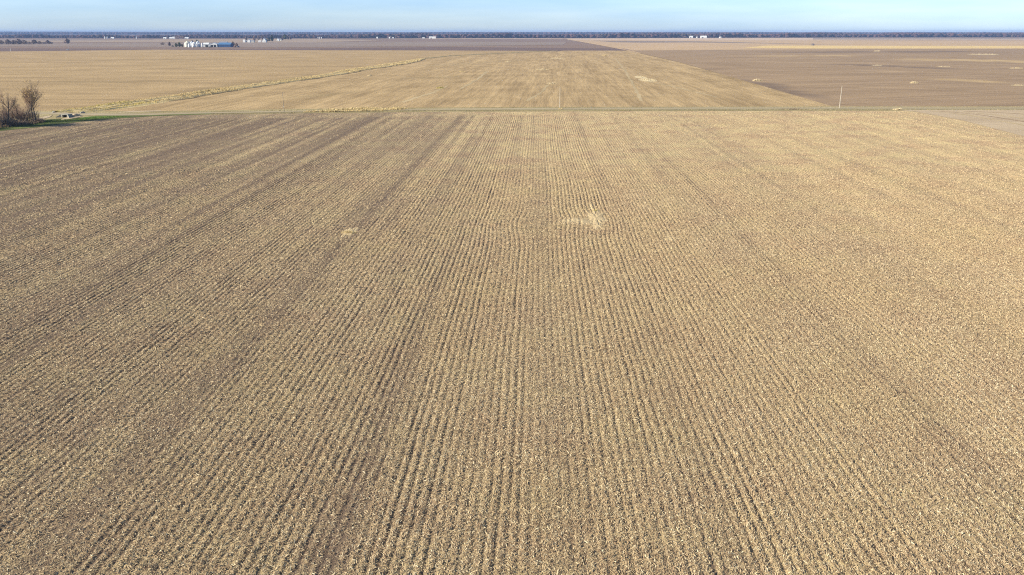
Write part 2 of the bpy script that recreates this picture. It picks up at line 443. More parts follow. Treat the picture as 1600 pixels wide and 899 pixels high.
def field_fn(x, y):
    """height and residue cover of the near field"""
    u = warp(x, y)
    ph = u / ROW
    rid = np.floor(ph)
    tri = 0.5 + 0.5 * np.cos(2 * np.pi * ph)               # 1 on the stubble line, 0 in the furrow
    band = vn(u / 3.3, y / 260, 31)                        # passes of the machine
    perrow = hsh(np.round(ph), np.zeros_like(rid), 5) * .6 + .4 * vn(ph, y / 40, 6)
    blot = fbm(u / 7, y / 75, 33, 3)
    run = vn(ph, y / 60, 6); run2 = vn(u / 1.7, y / 170, 62)
    dash = .6 * fbm(u / .8, y / 2.2, 34, 2) + .4 * vn(u / .7, y / 14, 37)
    long_ = vn(u / 5.5, y / 420, 71) * .55 + vn(u / 1.9, y / 300, 72) * .45
    strength = .62 * sstep(.28, .72, band * .25 + blot * .25 + long_ * .50) + .85 * (perrow - .38)
    for (q, ax, ay, am) in FURR:
        strength = strength + am * np.exp(-((x - q[0]) / ax) ** 2 - ((y - q[1]) / ay) ** 2)
    strength = np.clip(strength + .10, .05, 1.15) * (.30 + 1.25 * dash)
    strength = strength * (.66 + .34 * sstep(45, 150, y)) * (.75 + .5 * run2)
    dse = np.minimum(edge_dist(x, y), right_dist(x, y))
    hl = sstep(13, 19, edge_dist(x, y) + 3 * (vn(x / 9, y / 9, 8) - .5))
    inside = sstep(-1, 2.5, dse) * (1 - .85 * np.exp(-((x - WET[0]) / 2.2) ** 4 - ((y - WET[1]) / 9.0) ** 4))
    strength = strength * (0.15 + .85 * hl) * inside
    furrow = (1 - tri) ** 1.6
    wheel = sstep(.86, .95, hsh(np.round(ph + .5), np.zeros_like(rid), 9))   # deeper wheel furrows
    wv = vn(u / 1.6, y / 90, 60)
    depth = 0.122 * strength + 0.02 * wheel * sstep(.35, .7, dash) * hl * inside
    h = -depth * furrow + .03 * (fbm(x / 1.4, y / 1.4, 40, 2) - .5) * inside
    w2 = ((x - WET[0]) / 2.6) ** 2 + ((y - WET[1]) / 4.0) ** 2
    h = h - .12 * np.exp(-w2 * 1.2)
    cover = .72 + .15 * (blot - .5) * 2 + .20 * (band - .5) + .24 * (long_ - .5) - .48 * strength * furrow - .12 * wheel * furrow + .12 * (tri - .5) * hl
    cover = cover + .12 * (fbm(u / 12, y / 260, 44, 3) - .5) * 2 + .20 * (run2 - .5) * 2 * hl
    cover = cover - .05 * (1 - sstep(35, 140, y)) - .16 * (dash - .5) * 2 * furrow  # nearest ground slightly darkened, for bare soil and shadow together
    lit_side = sstep(-95, 80, x + 0.10 * (y - 120))
    cover = cover + .25 * (lit_side - .5) * 2  # ground painted darker to the left, where the view meets shaded sides
    return h, cover, u

class near: pass
def build_near():
    V = []; Fc = []; A = []; U = []; base = 0
    bands = [(18, 62, -62, 62, .127, .22), (62, 122, -105, 105, .127, .34), (122, 202, -165, 165, .152, .6), (202, 372, -250, 300, .19, .95)]
    for (y0, y1, x0, x1, sx, syy) in bands:
        xs = np.arange(x0, x1 + sx, sx); ny = int(round((y1 - y0) / syy)) + 1; ys = np.linspace(y0, y1, ny)
        X, Y = np.meshgrid(xs, ys)
        h, c, u = field_fn(X, Y)
        Z = h + 0.0
        V.append(np.stack([X, Y, Z], -1).reshape(-1, 3)); A.append(c.ravel()); U.append(u.ravel())
        keep = ((edge_dist(X, Y) > -7) & (right_dist(X, Y) > -6))
        i = np.arange(ny - 1)[:, None] * len(xs) + np.arange(len(xs) - 1)[None]
        k = keep[:-1, :-1]
        i = i[k] + base
        nx_ = len(xs)
        Fc.append(np.stack([i, i + 1, i + nx_ + 1, i + nx_], -1))
        base += X.size
    V = np.concatenate(V); Fc = np.concatenate(Fc)
    used = np.zeros(len(V), bool); used[Fc.ravel()] = True
    idx = np.cumsum(used) - 1
    V = V[used]; Fc = idx[Fc]
    a = np.concatenate(A)[used]; u = np.concatenate(U)[used]
    n = N('corn_stubble_soil', 0.95, 0.05)
    cov = n.attr('cover')
    f1 = n.noise(9.0, 3, 0.7)
    f2 = n.noise(2.2, 3, 0.6)
    hue = n.noise(0.09, 4, 0.6)
    s = n.math('ADD', cov, n.math('MULTIPLY', n.math('SUBTRACT', f1, 0.5), 1.9))
    s = n.math('ADD', s, n.math('MULTIPLY', n.math('SUBTRACT', f2, 0.5), 0.9))
    straw = n.ramp(hue, [(0.36, (.405, .280, .165)), (0.5, (.47, .348, .195)), (0.64, (.51, .393, .208))])
    soil = n.ramp(n.noise(0.6, 3), [(0.35, (.125, .088, .064)), (0.65, (.19, .135, .095))])
    n.color(n.mix(n.ramp(s, [(0.22, 0.0), (0.72, 1.0)]), soil, straw))
    n.bump(n.math('ADD', f1, n.math('MULTIPLY', f2, .8)), 0.16)
    o = mesh_np('corn_field', V, Fc, n.m, attrs={'cover': ('POINT', a)}, smooth=True)
    tag(o, kind='structure')
build_near()

def litter():
    """cut stalks and husks lying on the near field"""
    P = []
    d0 = 20.0
    while d0 < 345:
        d1 = d0 * 1.08
        dm = (d0 + d1) / 2
        half = dm * .66 + 12
        sc = max(1.0, (dm / 70) ** 0.6)
        dens = 135.0 / sc ** 2 * min(1, max(.07, 1.45 - dm / 165))
        n = int(2 * half * (d1 - d0) * dens)
        x = rng.uniform(-half, half, n) - dm * math.tan(YAW); y = rng.uniform(d0, d1, n)
        P.append(np.stack([x, y, np.full(n, sc)], -1)); d0 = d1
    P = np.concatenate(P)
    x, y, sc = P.T
    h, c, u = field_fn(x, y)
    keep = (rng.random(len(x)) < np.clip(c * 1.2 - .10, .08, 1)) & (edge_dist(x, y) > 2) & (right_dist(x, y) > 1)
    keep &= ~((((x - WET[0]) / 1.3) ** 2 + ((y - WET[1]) / 6.5) ** 2 < 1) & (rng.random(len(x)) < .6))
    x, y, sc, h, u = x[keep], y[keep], sc[keep], h[keep], u[keep]
    n = len(x)
    L = rng.uniform(.06, .22, n) * sc * np.where(rng.random(n) < .08, 1.7, 1); Wd = rng.uniform(.016, .046, n) * sc ** 1.1
    ang = rng.uniform(0, np.pi, n)
    along = rng.random(n) < .3
    ang = np.where(along, np.pi / 2 + rng.normal(0, .3, n), ang)
    el = np.abs(rng.normal(0, .22, n)); up = rng.random(n) < .03
    el = np.where(up, rng.uniform(.7, 1.4, n), el)
    dx, dy, dz = np.cos(ang) * np.cos(el), np.sin(ang) * np.cos(el), np.sin(el)
    px, py = -np.sin(ang), np.cos(ang)
    z0 = h + rng.uniform(.0, .05, n) * sc ** .5
    ht = Wd * rng.uniform(.3, .9, n)
    roll = rng.uniform(-.7, .7, n) * Wd
    V = np.zeros((n, 6, 3), np.float32)
    bow = rng.normal(0, .12, n) * L
    for j, t in enumerate((-.5, .5)):
        cx, cyy, cz = x + dx * L * t, y + dy * L * t, z0 + dz * L * (t + .5)
        V[:, j*3+0] = np.stack([cx - px * Wd / 2, cyy - py * Wd / 2, cz - roll / 2], -1)
        V[:, j*3+1] = np.stack([cx + bow * .2 * px, cyy + bow * .2 * py, cz + ht], -1)
        V[:, j*3+2] = np.stack([cx + px * Wd / 2, cyy + py * Wd / 2, cz + roll / 2], -1)
    b = np.arange(n)[:, None] * 6
    Fc = np.stack([b + np.array([[0, 3, 4, 1]]), b + np.array([[1, 4, 5, 2]])], 1).reshape(-1, 4)
    rnd = .55 + (rng.random(n) - .55) * np.clip(1.25 - y / 260, .45, 1)
    tint = np.clip(fbm(x / 11, y / 18, 77, 3) * .9 + .05, 0, 1)
    m = N('dry_corn_residue', 0.75, 0.25)
    cr = m.ramp(m.attr('rnd'), [(0.0, (.11, .078, .048)), (0.20, (.245, .160, .10)), (0.42, (.38, .272, .162)), (0.70, (.485, .37, .220)), (0.92, (.60, .485, .315)), (1.0, (.68, .60, .42))])
    m.color(m.mix(m.ramp(m.attr('tint'), [(0.35, .0), (.65, .30)]), cr, m.mix(1.0, cr, (1.0, .95, .80), 'MULTIPLY')))
    o = mesh_np('corn_residue', V.reshape(-1, 3), Fc, m.m, attrs={'rnd': ('FACE', np.repeat(rnd, 2)), 'tint': ('FACE', np.repeat(tint, 2))})
    tag(o, 'chopped dry corn stalks and husks littering the near field', kind='stuff')
    print('litter', n)
litter()

# ------------------------------------------------------------------ road, verges, neighbouring field
sheet('verge', [(-500, 240), (-120, 213), (0, 203), (120, 190.5), (220, 182.2), (300, 180), (450, 177.6), (700, 175), (1000, 173.9), (1420, 173.3), (2100, 173.5),
                (2100, 167), (1300, 166.6), (900, 167.4), (640, 168.5), (450, 171), (240, 174), (120, 174), (-500, 172)], 0.03, M['verge'])
sheet('neighbouring_field', [(1400, 172.2), (1430, 174.8), (1500, 187.5), (1600, 213.5), (1760, 261.5), (2050, 360), (2300, 300), (2300, 171.6)], 0.06, M['pale_bare'])
for i, off in enumerate((6, 13, 20, 33)):
    ribbon('wheel_track', px_line((1440 + off * 2, 173.6 + off * .02), (1500 + off * 2, 180.5 - off * .12), (1600 + off * 2.2, 202 - off * .55), (1760 + off * 3, 243 - off)), [1.6] * 4, 0.075 + .004 * i, M['track'] if i % 2 == 0 else M['bare'], rough=.3, nx=2, seed=i + 50)
sheet('verge', [(-500, 246), (-120, 217), (0, 205), (60, 199), (130, 190), (190, 185), (236, 182), (330, 178.8), (330, 177.3), (236, 179.4), (150, 181.4), (128, 184), (60, 188), (-120, 196), (-500, 214)], 0.07, M['green_shaded'])  # olive verge by the trees, coloured dark where their shadow falls
sheet('verge', [(118, 187.8), (150, 185.6), (185, 183.4), (205, 182.2), (200, 181.6), (180, 181.8), (140, 182.6), (126, 184.6)], 0.09, M['green'])
sheet('dull_verge_strip', [(300, 178.0), (450, 176.6), (640, 173.4), (900, 172.2), (1300, 171.8), (2100, 172.2), (2100, 168.0), (1300, 167.6), (1000, 168.2), (860, 169.2), (640, 172.2), (450, 175.6), (300, 177.2)], 0.075, M['verge_dull'])  # strip of duller olive verge grass along the road
road_pts = px_line((-500, 176.5), (-100, 176.5), (60, 177), (140, 179), (200, 180), (260, 178.3), (330, 176.6), (450, 174.4), (640, 171.2), (875, 169.9), (1100, 169.4), (1300, 169.2), (1600, 169.5), (2100, 170))
ribbon('road', road_pts, [6, 6, 7, 8, 8, 7, 5.5] + [4.4] * (len(road_pts) - 7), 0.09, M['road'], crown=.05, nx=5, seg=6)

# ------------------------------------------------------------------ grass tufts
def tuft_mesh(name, X, Y, Z, S_, mat, parent=None, blades=9, lean=.55, wide=.16):
    n = len(X); k = blades
    ang = rng.uniform(0, 2 * np.pi, (n, k)); r = rng.uniform(0, .35, (n, k)) * S_[:, None]
    bx, by = X[:, None] + np.cos(ang) * r, Y[:, None] + np.sin(ang) * r
    hh = S_[:, None] * rng.uniform(.6, 1.15, (n, k)); ln = rng.uniform(.1, lean, (n, k)) * hh
    a2 = ang + rng.normal(0, .6, (n, k)); w = wide * S_[:, None] * rng.uniform(.5, 1.2, (n, k))
    tx, ty = bx + np.cos(a2) * ln, by + np.sin(a2) * ln
    q = ang + np.pi / 2 + rng.normal(0, .8, (n, k))
    z = np.broadcast_to(Z[:, None], (n, k))
    V = np.stack([np.stack([bx - np.cos(q) * w / 2, by - np.sin(q) * w / 2, z - .05], -1),
                  np.stack([bx + np.cos(q) * w / 2, by + np.sin(q) * w / 2, z - .05], -1),
                  np.stack([tx + np.cos(q) * w * .3, ty + np.sin(q) * w * .3, z + hh], -1),
                  np.stack([tx - np.cos(q) * w * .3, ty - np.sin(q) * w * .3, z + hh], -1)], 2)
    Fc = np.arange(n * k * 4).reshape(-1, 4)
    rnd = np.repeat(rng.random(n * k) * .6 + np.repeat(rng.random(n), k) * .4, 1)
    return mesh_np(name, V.reshape(-1, 3), Fc, mat, parent, attrs={'rnd': ('FACE', rnd)})

def grass_mat(name, cols):
    n = N(name, .85, .1)
    st = [(i / (len(cols) - 1), c) for i, c in enumerate(cols)]
    n.color(n.ramp(n.attr('rnd'), st)); return n.m
M['g_gold'] = grass_mat('dry_golden_grass', [(.40, .30, .14), (.54, .42, .21), (.62, .49, .26), (.66, .54, .32)])
M['g_verge'] = grass_mat('mixed_verge_grass', [(.14, .13, .06), (.26, .21, .11), (.38, .31, .17), (.50, .41, .24)])
M['g_yellowgreen'] = grass_mat('yellow_green_grass', [(.32, .28, .09), (.45, .38, .13), (.56, .46, .18), (.62, .51, .26)])
M['g_green'] = grass_mat('short_green_grass', [(.06, .10, .02), (.10, .155, .03), (.15, .20, .045), (.26, .26, .09)])
M['g_pale'] = grass_mat('bleached_grass', [(.36, .28, .15), (.52, .41, .24), (.62, .51, .32), (.70, .60, .42)])
M['g_brown'] = grass_mat('brown_dead_brush', [(.07, .05, .035), (.14, .10, .065), (.22, .155, .10), (.30, .24, .16)])

M['channel_shade'] = field_mat('dark_ditch_shade', (.09, .066, .04), (.17, .125, .075), 1.0, patch=6, bump=.05)  # ditch bottom soil with the channel shadow put into its colour
# the grassed waterway: two low grassy banks with the channel between them
wl = [at(*p) for p in ditch_px[:11]]
wd = [12, 22, 19, 15, 14, 13, 13, 16, 17, 14, 5]
_, gx, gy, gw = ribbon('waterway', wl, wd, -.03, M['verge_gold'], rough=.25, seg=3)
def offset_line(x, y, d):
    dx, dy = np.gradient(x), np.gradient(y); l = np.hypot(dx, dy)
    return x - dy / l * d, y + dx / l * d
for s, hgt, wdt in ((1, .42, 4.4), (-1, .5, 4.4)):
    ox, oy = offset_line(gx, gy, s * gw * .34)
    ribbon('waterway_bank', list(zip(ox, oy)), [wdt] * len(ox), -.06, M['verge_gold'], crown=hgt, rough=.3, seg=3, seed=12 + s)
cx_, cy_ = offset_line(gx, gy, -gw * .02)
ribbon('waterway_shade_strip', list(zip(cx_, cy_)), [2.6] * len(cx_), .02, M['channel_shade'], rough=.5, seg=3, seed=77, nx=2)  # dark strip painted for the shadow inside the channel
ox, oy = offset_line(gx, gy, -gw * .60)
ribbon('waterway_shade_strip', list(zip(ox[20:], oy[20:])), [2.4] * (len(ox) - 20), -.02, M['channel_shade'], rough=.7, seg=3, seed=79, nx=2)  # second dark strip, painted as shadow along the outer bank edge
n = 9000
t = rng.integers(0, len(gx), n); side = np.where(rng.random(n) < .5, 1, -1)
nxx, nyy = offset_line(gx, gy, 1.0); nxx -= gx; nyy -= gy
lat = (side * .33 + rng.normal(0, .085, n)) * gw[t]
X = gx[t] + nxx[t] * lat + rng.uniform(-1.5, 1.5, n); Y = gy[t] + nyy[t] * lat + rng.uniform(-1.5, 1.5, n)
Zs = .45 * np.exp(-((np.abs(lat) - .34 * gw[t]) / 1.6) ** 2)
Sz = rng.uniform(.25, .7, n) * (0.5 + vn(t / 9.0, t * 0., 4))
nearm = gy[t] < at(230, 160)[1]
o = tuft_mesh('waterway_grass', X[~nearm], Y[~nearm], Zs[~nearm], Sz[~nearm], M['g_gold']); tag(o, 'dry golden grass along the winding drainage ditch', kind='stuff')
o = tuft_mesh('weedy_grass', X[nearm], Y[nearm], Zs[nearm], Sz[nearm], M['g_yellowgreen']); tag(o, 'yellow green grass where the ditch meets the road', kind='stuff')
# drain beyond: thin dark line, the field boundary shadow painted in
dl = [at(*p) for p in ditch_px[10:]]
ribbon('drain', dl, [3.0] * len(dl), -.035, M['drain_shade'], rough=.5, nx=2, seed=8)
dl2 = [at(a, b - .8) for a, b in ditch_px[10:]]
ribbon('drain_bank', dl2, [4.5] * len(dl2), -.05, M['verge'], crown=.5, rough=.5, seed=18)

# verge grass
def scatter_poly(pix, n, seed=1):
    P = np.array([at(*p) for p in pix]); lo, hi = P.min(0), P.max(0)
    out = []
    g = np.random.default_rng(seed)
    while sum(map(len, out)) < n:
        q = g.uniform(lo, hi, (n * 3, 2)); ins = np.zeros(len(q), bool)
        for i in range(len(P)):
            a, b = P[i], P[i - 1]
            c = ((a[1] > q[:, 1]) != (b[1] > q[:, 1])) & (q[:, 0] < (b[0] - a[0]) * (q[:, 1] - a[1]) / (b[1] - a[1] + 1e-12) + a[0])
            ins ^= c
        out.append(q[ins])
    q = np.concatenate(out)[:n]
    return q[:, 0], q[:, 1]
X, Y = scatter_poly([(-60, 207), (0, 202), (120, 189), (190, 183.6), (205, 182.2), (180, 182.4), (130, 185), (60, 190.5), (-60, 196)], 3600)
tag(tuft_mesh('verge_grass', X, Y, X * 0 + .07, rng.uniform(.10, .30, len(X)), M['g_green']), 'short green grass on the roadside bank by the trees', kind='stuff')
X, Y = scatter_poly([(330, 178), (640, 173), (1000, 171.6), (1700, 171.4), (1700, 172.8), (1000, 173.2), (640, 175), (330, 179.4)], 5000, 2)
tag(tuft_mesh('verge_grass', X, Y, X * 0 + .03, rng.uniform(.1, .4, len(X)) * (vn(X / 12, Y, 3) + .2), M['g_verge']), 'dry grass between the crop field and the road', kind='stuff')
X, Y = scatter_poly([(330, 174.5), (640, 169.6), (1000, 167.6), (1700, 167.4), (1700, 168.4), (1000, 168.8), (640, 170.4), (330, 175.6)], 4200, 3)
tag(tuft_mesh('verge_grass', X, Y, X * 0 + .03, rng.uniform(.1, .4, len(X)) * (vn(X / 12, Y, 5) + .2), M['g_verge']), 'dry grass on the far side of the road', kind='stuff')
X, Y = scatter_poly([(470, 176), (510, 172.5), (560, 169.6), (600, 170.4), (640, 171), (600, 173.6), (530, 175.4)], 1300, 4)
tag(tuft_mesh('reed_grass', X, Y, X * 0 + .03, rng.uniform(.3, 1.1, len(X)) * (.2 + 1.0 * vn(X / 7, Y / 4, 8)), M['g_gold']), 'taller pale reeds beside the road left of centre', kind='stuff')

# separate clumps standing in the fields, one thing each
def clump(px, py, wpx, n, size, mat, label, name='grass_clump', cat='grass clump', hpx=None):
    c = at(px, py); x0 = at(px - wpx / 2, py)[0]; x1 = at(px + wpx / 2, py)[0]
    hw = (x1 - x0) / 2; hd = hw * .5 if hpx is None else (at(px, py - hpx / 2)[1] - at(px, py + hpx / 2)[1]) / 2
    a = rng.uniform(0, 2 * np.pi, n); r = np.sqrt(rng.random(n))
    X = np.cos(a) * r * hw; Y = np.sin(a) * r * hd
    o = tuft_mesh(name, X, Y, X * 0, rng.uniform(.6, 1.1, n) * size * (1.15 - r * .6), M[mat])
    k = 20; tt = np.linspace(0, 2 * np.pi, k, endpoint=False); hv_ = []; 
    for q, zz in ((1.15, -.05), (.8, .10), (.4, .18), (.02, .22)):
        w_ = q * (1 + .3 * (vn(np.cos(tt) * 2 + 4, np.sin(tt) * 2 + 4, n) - .5)); hv_ += [(hw * a_ * np.cos(b_), hd * a_ * np.sin(b_), zz * size) for a_, b_ in zip(w_, tt)]
    bm_ = bpy.data.meshes.new(name)
    old = o.data; nv = len(old.vertices); co = np.empty(nv * 3); old.vertices.foreach_get('co', co)
    vv = np.concatenate([co.reshape(-1, 3), np.array(hv_)])
    ff = np.concatenate([np.arange(nv).reshape(-1, 4), np.array([(nv + j*k+i, nv + j*k+(i+1) % k, nv + (j+1)*k+(i+1) % k, nv + (j+1)*k+i) for j in range(3) for i in range(k)])])
    rn = np.concatenate([rng.random(nv // 4), rng.uniform(.2, .5, 3 * k)])
    bpy.data.objects.remove(o); o = mesh_np(name, vv, ff, M[mat], attrs={'rnd': ('FACE', rn)})
    o.location = (c[0], c[1], -.03)
    return tag(o, label, cat, 'grass clumps in the fields')
clump(688, 138, 12, 60, 1.1, 'g_yellowgreen', 'small yellow green grass clump left in the tan stubble beyond the road')
clump(862, 131.5, 15, 70, 1.0, 'g_pale', 'pale grass clump just above and left of the middle pole')
clump(848, 109, 20, 60, 1.1, 'g_pale', 'pale low grass clump further up the stubble field than the one by the middle pole')
clump(722, 112.5, 9, 30, 1.0, 'g_gold', 'tiny straw clump left of centre in the stubble field')
clump(578, 119, 8, 30, 1.2, 'g_pale', 'small pale clump right beside the winding ditch')
clump(945, 87, 10, 40, 1.6, 'g_gold', 'golden clump near the far end of the stubble field')
clump(872, 91.5, 24, 50, 1.2, 'g_pale', 'flat pale clump near the far end of the stubble field')
clump(794, 97, 10, 30, 1.2, 'g_pale', 'small pale clump in the middle distance left of the field road line')
clump(1002, 121, 16, 60, .8, 'g_pale', 'left arm of the forked pale grass patch in the stubble field', hpx=4)
clump(1013, 125.5, 24, 110, .9, 'g_pale', 'right arm of the forked pale grass patch in the stubble field', hpx=4)
clump(1183, 126.5, 15, 80, 1.3, 'g_pale', 'bright grass clump on the boundary of stubble and bare soil')
clump(1428, 130, 13, 70, 1.2, 'g_pale', 'bright straw clump alone on the bare brown field')
clump(1370, 102.5, 16, 26, .8, 'g_pale', 'thin pale strip of grass left of two others on the bare field')
clump(1474, 104.5, 20, 30, .8, 'g_pale', 'thin pale strip of grass mid way on the bare field')
clump(1588, 107, 20, 40, 1.0, 'g_pale', 'pale strip of grass at the right edge of the bare field')
clump(1538, 85.3, 44, 60, 1.3, 'g_pale', 'long far strip of bleached grass on the bare field')
clump(1370, 80.4, 10, 20, 2.0, 'g_pale', 'tiny far tuft near the top of the bare field')
clump(1590, 133.5, 22, 26, .6, 'g_pale', 'low pale grass strip by the right edge nearest the road')
clump(1402, 172.3, 16, 60, 1.0, 'g_pale', 'pale grass clump beside the road at the corner of two fields')
clump(876, 171.2, 8, 24, .8, 'g_gold', 'tuft of dry grass round the foot of the middle pole')
clump(545, 364, 26, 70, .40, 'g_gold', 'yellowish weeds growing in the near corn field left of centre', name='weed_clump', cat='weeds')
clump(929, 330, 10, 26, .35, 'g_yellowgreen', 'small green weeds at the top of the washed out spot', name='weed_clump', cat='weeds')
clump(1240, 171.3, 40, 60, .6, 'g_brown', 'dark low weeds at the foot of the right hand pole')

# washed out spot: fan of bleached silt lying in the hollow
def wash():
    m = N('bleached_silt', .9, .1)
    m.color(m.ramp(m.noise(2.6, 5, .8), [(.35, (.34, .25, .14)), (.65, (.58, .45, .26))]))
    m.bump(m.noise(2.5, 3), .15)
    for (px, py, rx, ry, sd, lift) in ((931, 340, 2.3, 8.5, 5, .22), (924, 322, .6, 5.0, 8, .12), (908, 346, 2.8, 3.4, 15, .17), (889, 346, 1.9, 2.6, 21, .15), (935, 352, 1.0, 3.0, 33, .14), (545, 362, 1.2, 4.5, 41, .14), (1050, 372, 2.0, 2.4, 51, .12)):
        c0 = at(px, py); n = 60; V = []; rings = 12
        for j in range(rings + 1):
            for k in range(n):
                t = 2 * math.pi * k / n
                q = j / rings * (.8 + .9 * (float(vn(math.cos(t) * 4 + 9, math.sin(t) * 4 + 9, sd)) - .35))
                V.append((c0[0] + math.cos(t) * q * rx, c0[1] + math.sin(t) * q * ry, 0))
        V = np.array(V); h, _, _ = field_fn(V[:, 0], V[:, 1])
        rr = np.repeat(np.arange(rings + 1) / rings, n)
        V[:, 2] = h + lift * (1 - rr ** 2) - .035 + .13 * (fbm(V[:, 0] * 2.6, V[:, 1] * 1.6, sd, 2) - .5)
        Fc = [(j*n+k, j*n+(k+1) % n, (j+1)*n+(k+1) % n, (j+1)*n+k) for j in range(rings) for k in range(n)]
        tag(mesh_np('silt_patch', V, np.array(Fc)[:, ::-1], m.m), kind='structure')
wash()

# ------------------------------------------------------------------ washed sand and culvert beside the road at left
sheet('sand', [(94, 188.6), (108, 186.6), (122, 184.2), (130, 181.5), (120, 181.0), (108, 183.0), (98, 186.0)], 0.13, M['sand'])
sheet('sand', [(56, 188.6), (66, 187), (78, 183.5), (82, 180.5), (72, 182), (60, 185)], 0.12, M['sand'])
sheet('sand', [(180, 176.4), (255, 174.0), (250, 172.8), (205, 173.8)], 0.05, M['sand'])
M['concrete'] = plain('weathered_concrete', (.42, .40, .36), .3, 2)
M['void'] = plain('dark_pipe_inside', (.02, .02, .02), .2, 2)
c = at(102, 184.0)
M['old_concrete'] = plain('stained_concrete', (.25, .24, .21), .3, 2)
cu = empty('culvert', (c[0], c[1], 0), R(-18), 'grey concrete culvert with dark opening beside the road', 'culvert')
b = MB(); b.box(-2.3, -.25, 0, -1.6, 2.6, 1.5); b.box(1.6, -.25, 0, 2.3, 2.6, 1.5); b.box(-2.3, -.3, 1.5, 2.3, 2.6, 1.85); b.build('headwall', M['old_concrete'], cu)
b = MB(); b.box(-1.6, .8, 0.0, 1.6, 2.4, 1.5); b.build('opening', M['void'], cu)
for s in (-1, 1):
    b = MB(); b.add([(s*2.3, -.25, 0), (s*4.4, -1.7, 0), (s*4.4, -1.4, 0), (s*2.3, .15, 0), (s*2.3, -.25, 1.7), (s*4.4, -1.7, .4), (s*4.4, -1.4, .4), (s*2.3, .15, 1.7)],
      [(0,1,5,4),(1,2,6,5),(2,3,7,6),(3,0,4,7),(4,5,6,7),(0,3,2,1)])
    b.build('wing_wall', M['old_concrete'], cu)
cu.scale = (.8, .8, .75)
for i, (px, py, s, lab) in enumerate([(113, 183.2, .9, 'pale broken rock nearest the culvert'), (118, 181.8, 1.1, 'largest pale rock on the sandy washout'), (123, 180.8, .7, 'small pale rock at the right end of the sandy washout'),
                                  (84, 176.4, .7, 'grey rock on the far road bank behind the culvert'), (129, 177.5, .9, 'dark grey rock by the road edge right of the culvert')]):
    p = at(px, py); m = MB()
    m.lathe([(s * .5, 0), (s, s * .2), (s * .85, s * .6), (s * .35, s * .85)], 7)
    m.v = [(x * 1.3 + .2 * random.uniform(-s, s), y + .2 * random.uniform(-s, s), z + .1 * random.uniform(-s, s)) for x, y, z in m.v]
    o = m.build('rock', M['sand'] if i < 3 else M['old_concrete']); o.location = (p[0], p[1], .05); o.rotation_euler = (0, 0, i)
    tag(o, lab, 'rock', 'rocks around the culvert')

# ------------------------------------------------------------------ poles along the road
M['polewood'] = plain('silvered_pole_wood', (.38, .34, .28), .15, 1.5)
M['polewood_dark'] = plain('dark_pole_wood', (.24, .20, .16), .2, 1.5)
M['porcelain'] = plain('brown_porcelain', (.20, .13, .09), .1, 5, .3)
def pole(px, py, hgt, r, mat, label):
    p = at(px, py)
    e = empty('utility_pole', (p[0], p[1], 0), 0, label, 'utility pole', 'utility poles along the country road')
    b = MB(); b.lathe([(r * 1.25, -.3), (r * 1.15, 2), (r * .95, hgt * .6), (r * .75, hgt)], 10); b.build('shaft', M[mat], e)
    b = MB(); b.lathe([(.03, hgt), (.03, hgt + .22), (.09, hgt + .24), (.10, hgt + .34), (.05, hgt + .40)], 8); b.build('insulator', M['porcelain'], e)
    b = MB(); b.box(-.17, -.19, 2.2, .17, -.17, 2.5); b.build('tag_plate', M['concrete'], e)
    return e
pole(874.5, 170.2, 9.4, .12, 'polewood', 'pale wooden utility pole in the middle of the roadside')
pole(1311.5, 169.6, 10.1, .15, 'polewood', 'tall pale wooden utility pole at right of the roadside')
pole(444, 175.6, 8.0, .11, 'polewood_dark', 'thin dark pole left of the reeds by the road')

# ------------------------------------------------------------------ bare trees
M['bark'] = plain('dark_grey_bark', (.10, .078, .06), .35, 3)
M['twig'] = plain('brown_twigs', (.25, .18, .13), .3, 1)
M['twig_red'] = plain('reddish_twigs', (.30, .205, .15), .3, 1)
M['twig_purple'] = plain('far_bare_twigs', (.21, .15, .13), .35, .3)
M['leaf_ochre'] = plain('last_ochre_leaves', (.42, .28, .09), .3, 1)
M['evergreen'] = plain('dark_evergreen', (.035, .05, .025), .4, 1)
M['olive'] = plain('olive_foliage', (.10, .105, .035), .4, .8)

def grow(rs, hgt, spread, stems, lean=.15, levels=4, trunk_r=.25, lowfork=.3):
    """returns segments (a, b, r0, r1, level) of a leafless tree"""
    segs = []
    def br(p, d, L, r, lev):
        n = 3 if lev < 2 else 2
        q = p
        for i in range(n):
            d2 = (d + Vector((rs.gauss(0, .13), rs.gauss(0, .13), rs.gauss(.05, .06)))).normalized()
            e = q + d2 * (L / n); r1 = r * (1 - .25 / n * 1.3)
            segs.append((q, e, r, r1, lev)); q, d, r = e, d2, r1
            if lev < levels and (i > 0 or lev > 0):
                for _ in range(1 if lev == 0 else 2):
                    a = rs.uniform(0, 6.28); up = rs.uniform(.3, .9)
                    side = Vector((math.cos(a), math.sin(a), 0)) * spread
                    br(q, (d * .6 + side * rs.uniform(.5, 1) + Vector((0, 0, up * .5))).normalized(), L * rs.uniform(.45, .7), r * rs.uniform(.45, .65), lev + 1)
        if lev < levels:
            br(q, d, L * .62, r * .8, lev + 1)
    for s in range(stems):
        a = rs.uniform(0, 6.28); k = 0 if stems == 1 else 1
        d = Vector((math.cos(a) * lean * (1 + k), math.sin(a) * lean * (1 + k), 1)).normalized()
        br(Vector((math.cos(a) * .4 * k, math.sin(a) * .4 * k, -.2)), d, hgt * .42 * rs.uniform(.8, 1.1), trunk_r * rs.uniform(.7, 1), 0)
    top = max(s[1].z for s in segs); f = hgt / top
    return [(a * f, b * f, r0, r1, l) for a, b, r0, r1, l in segs]

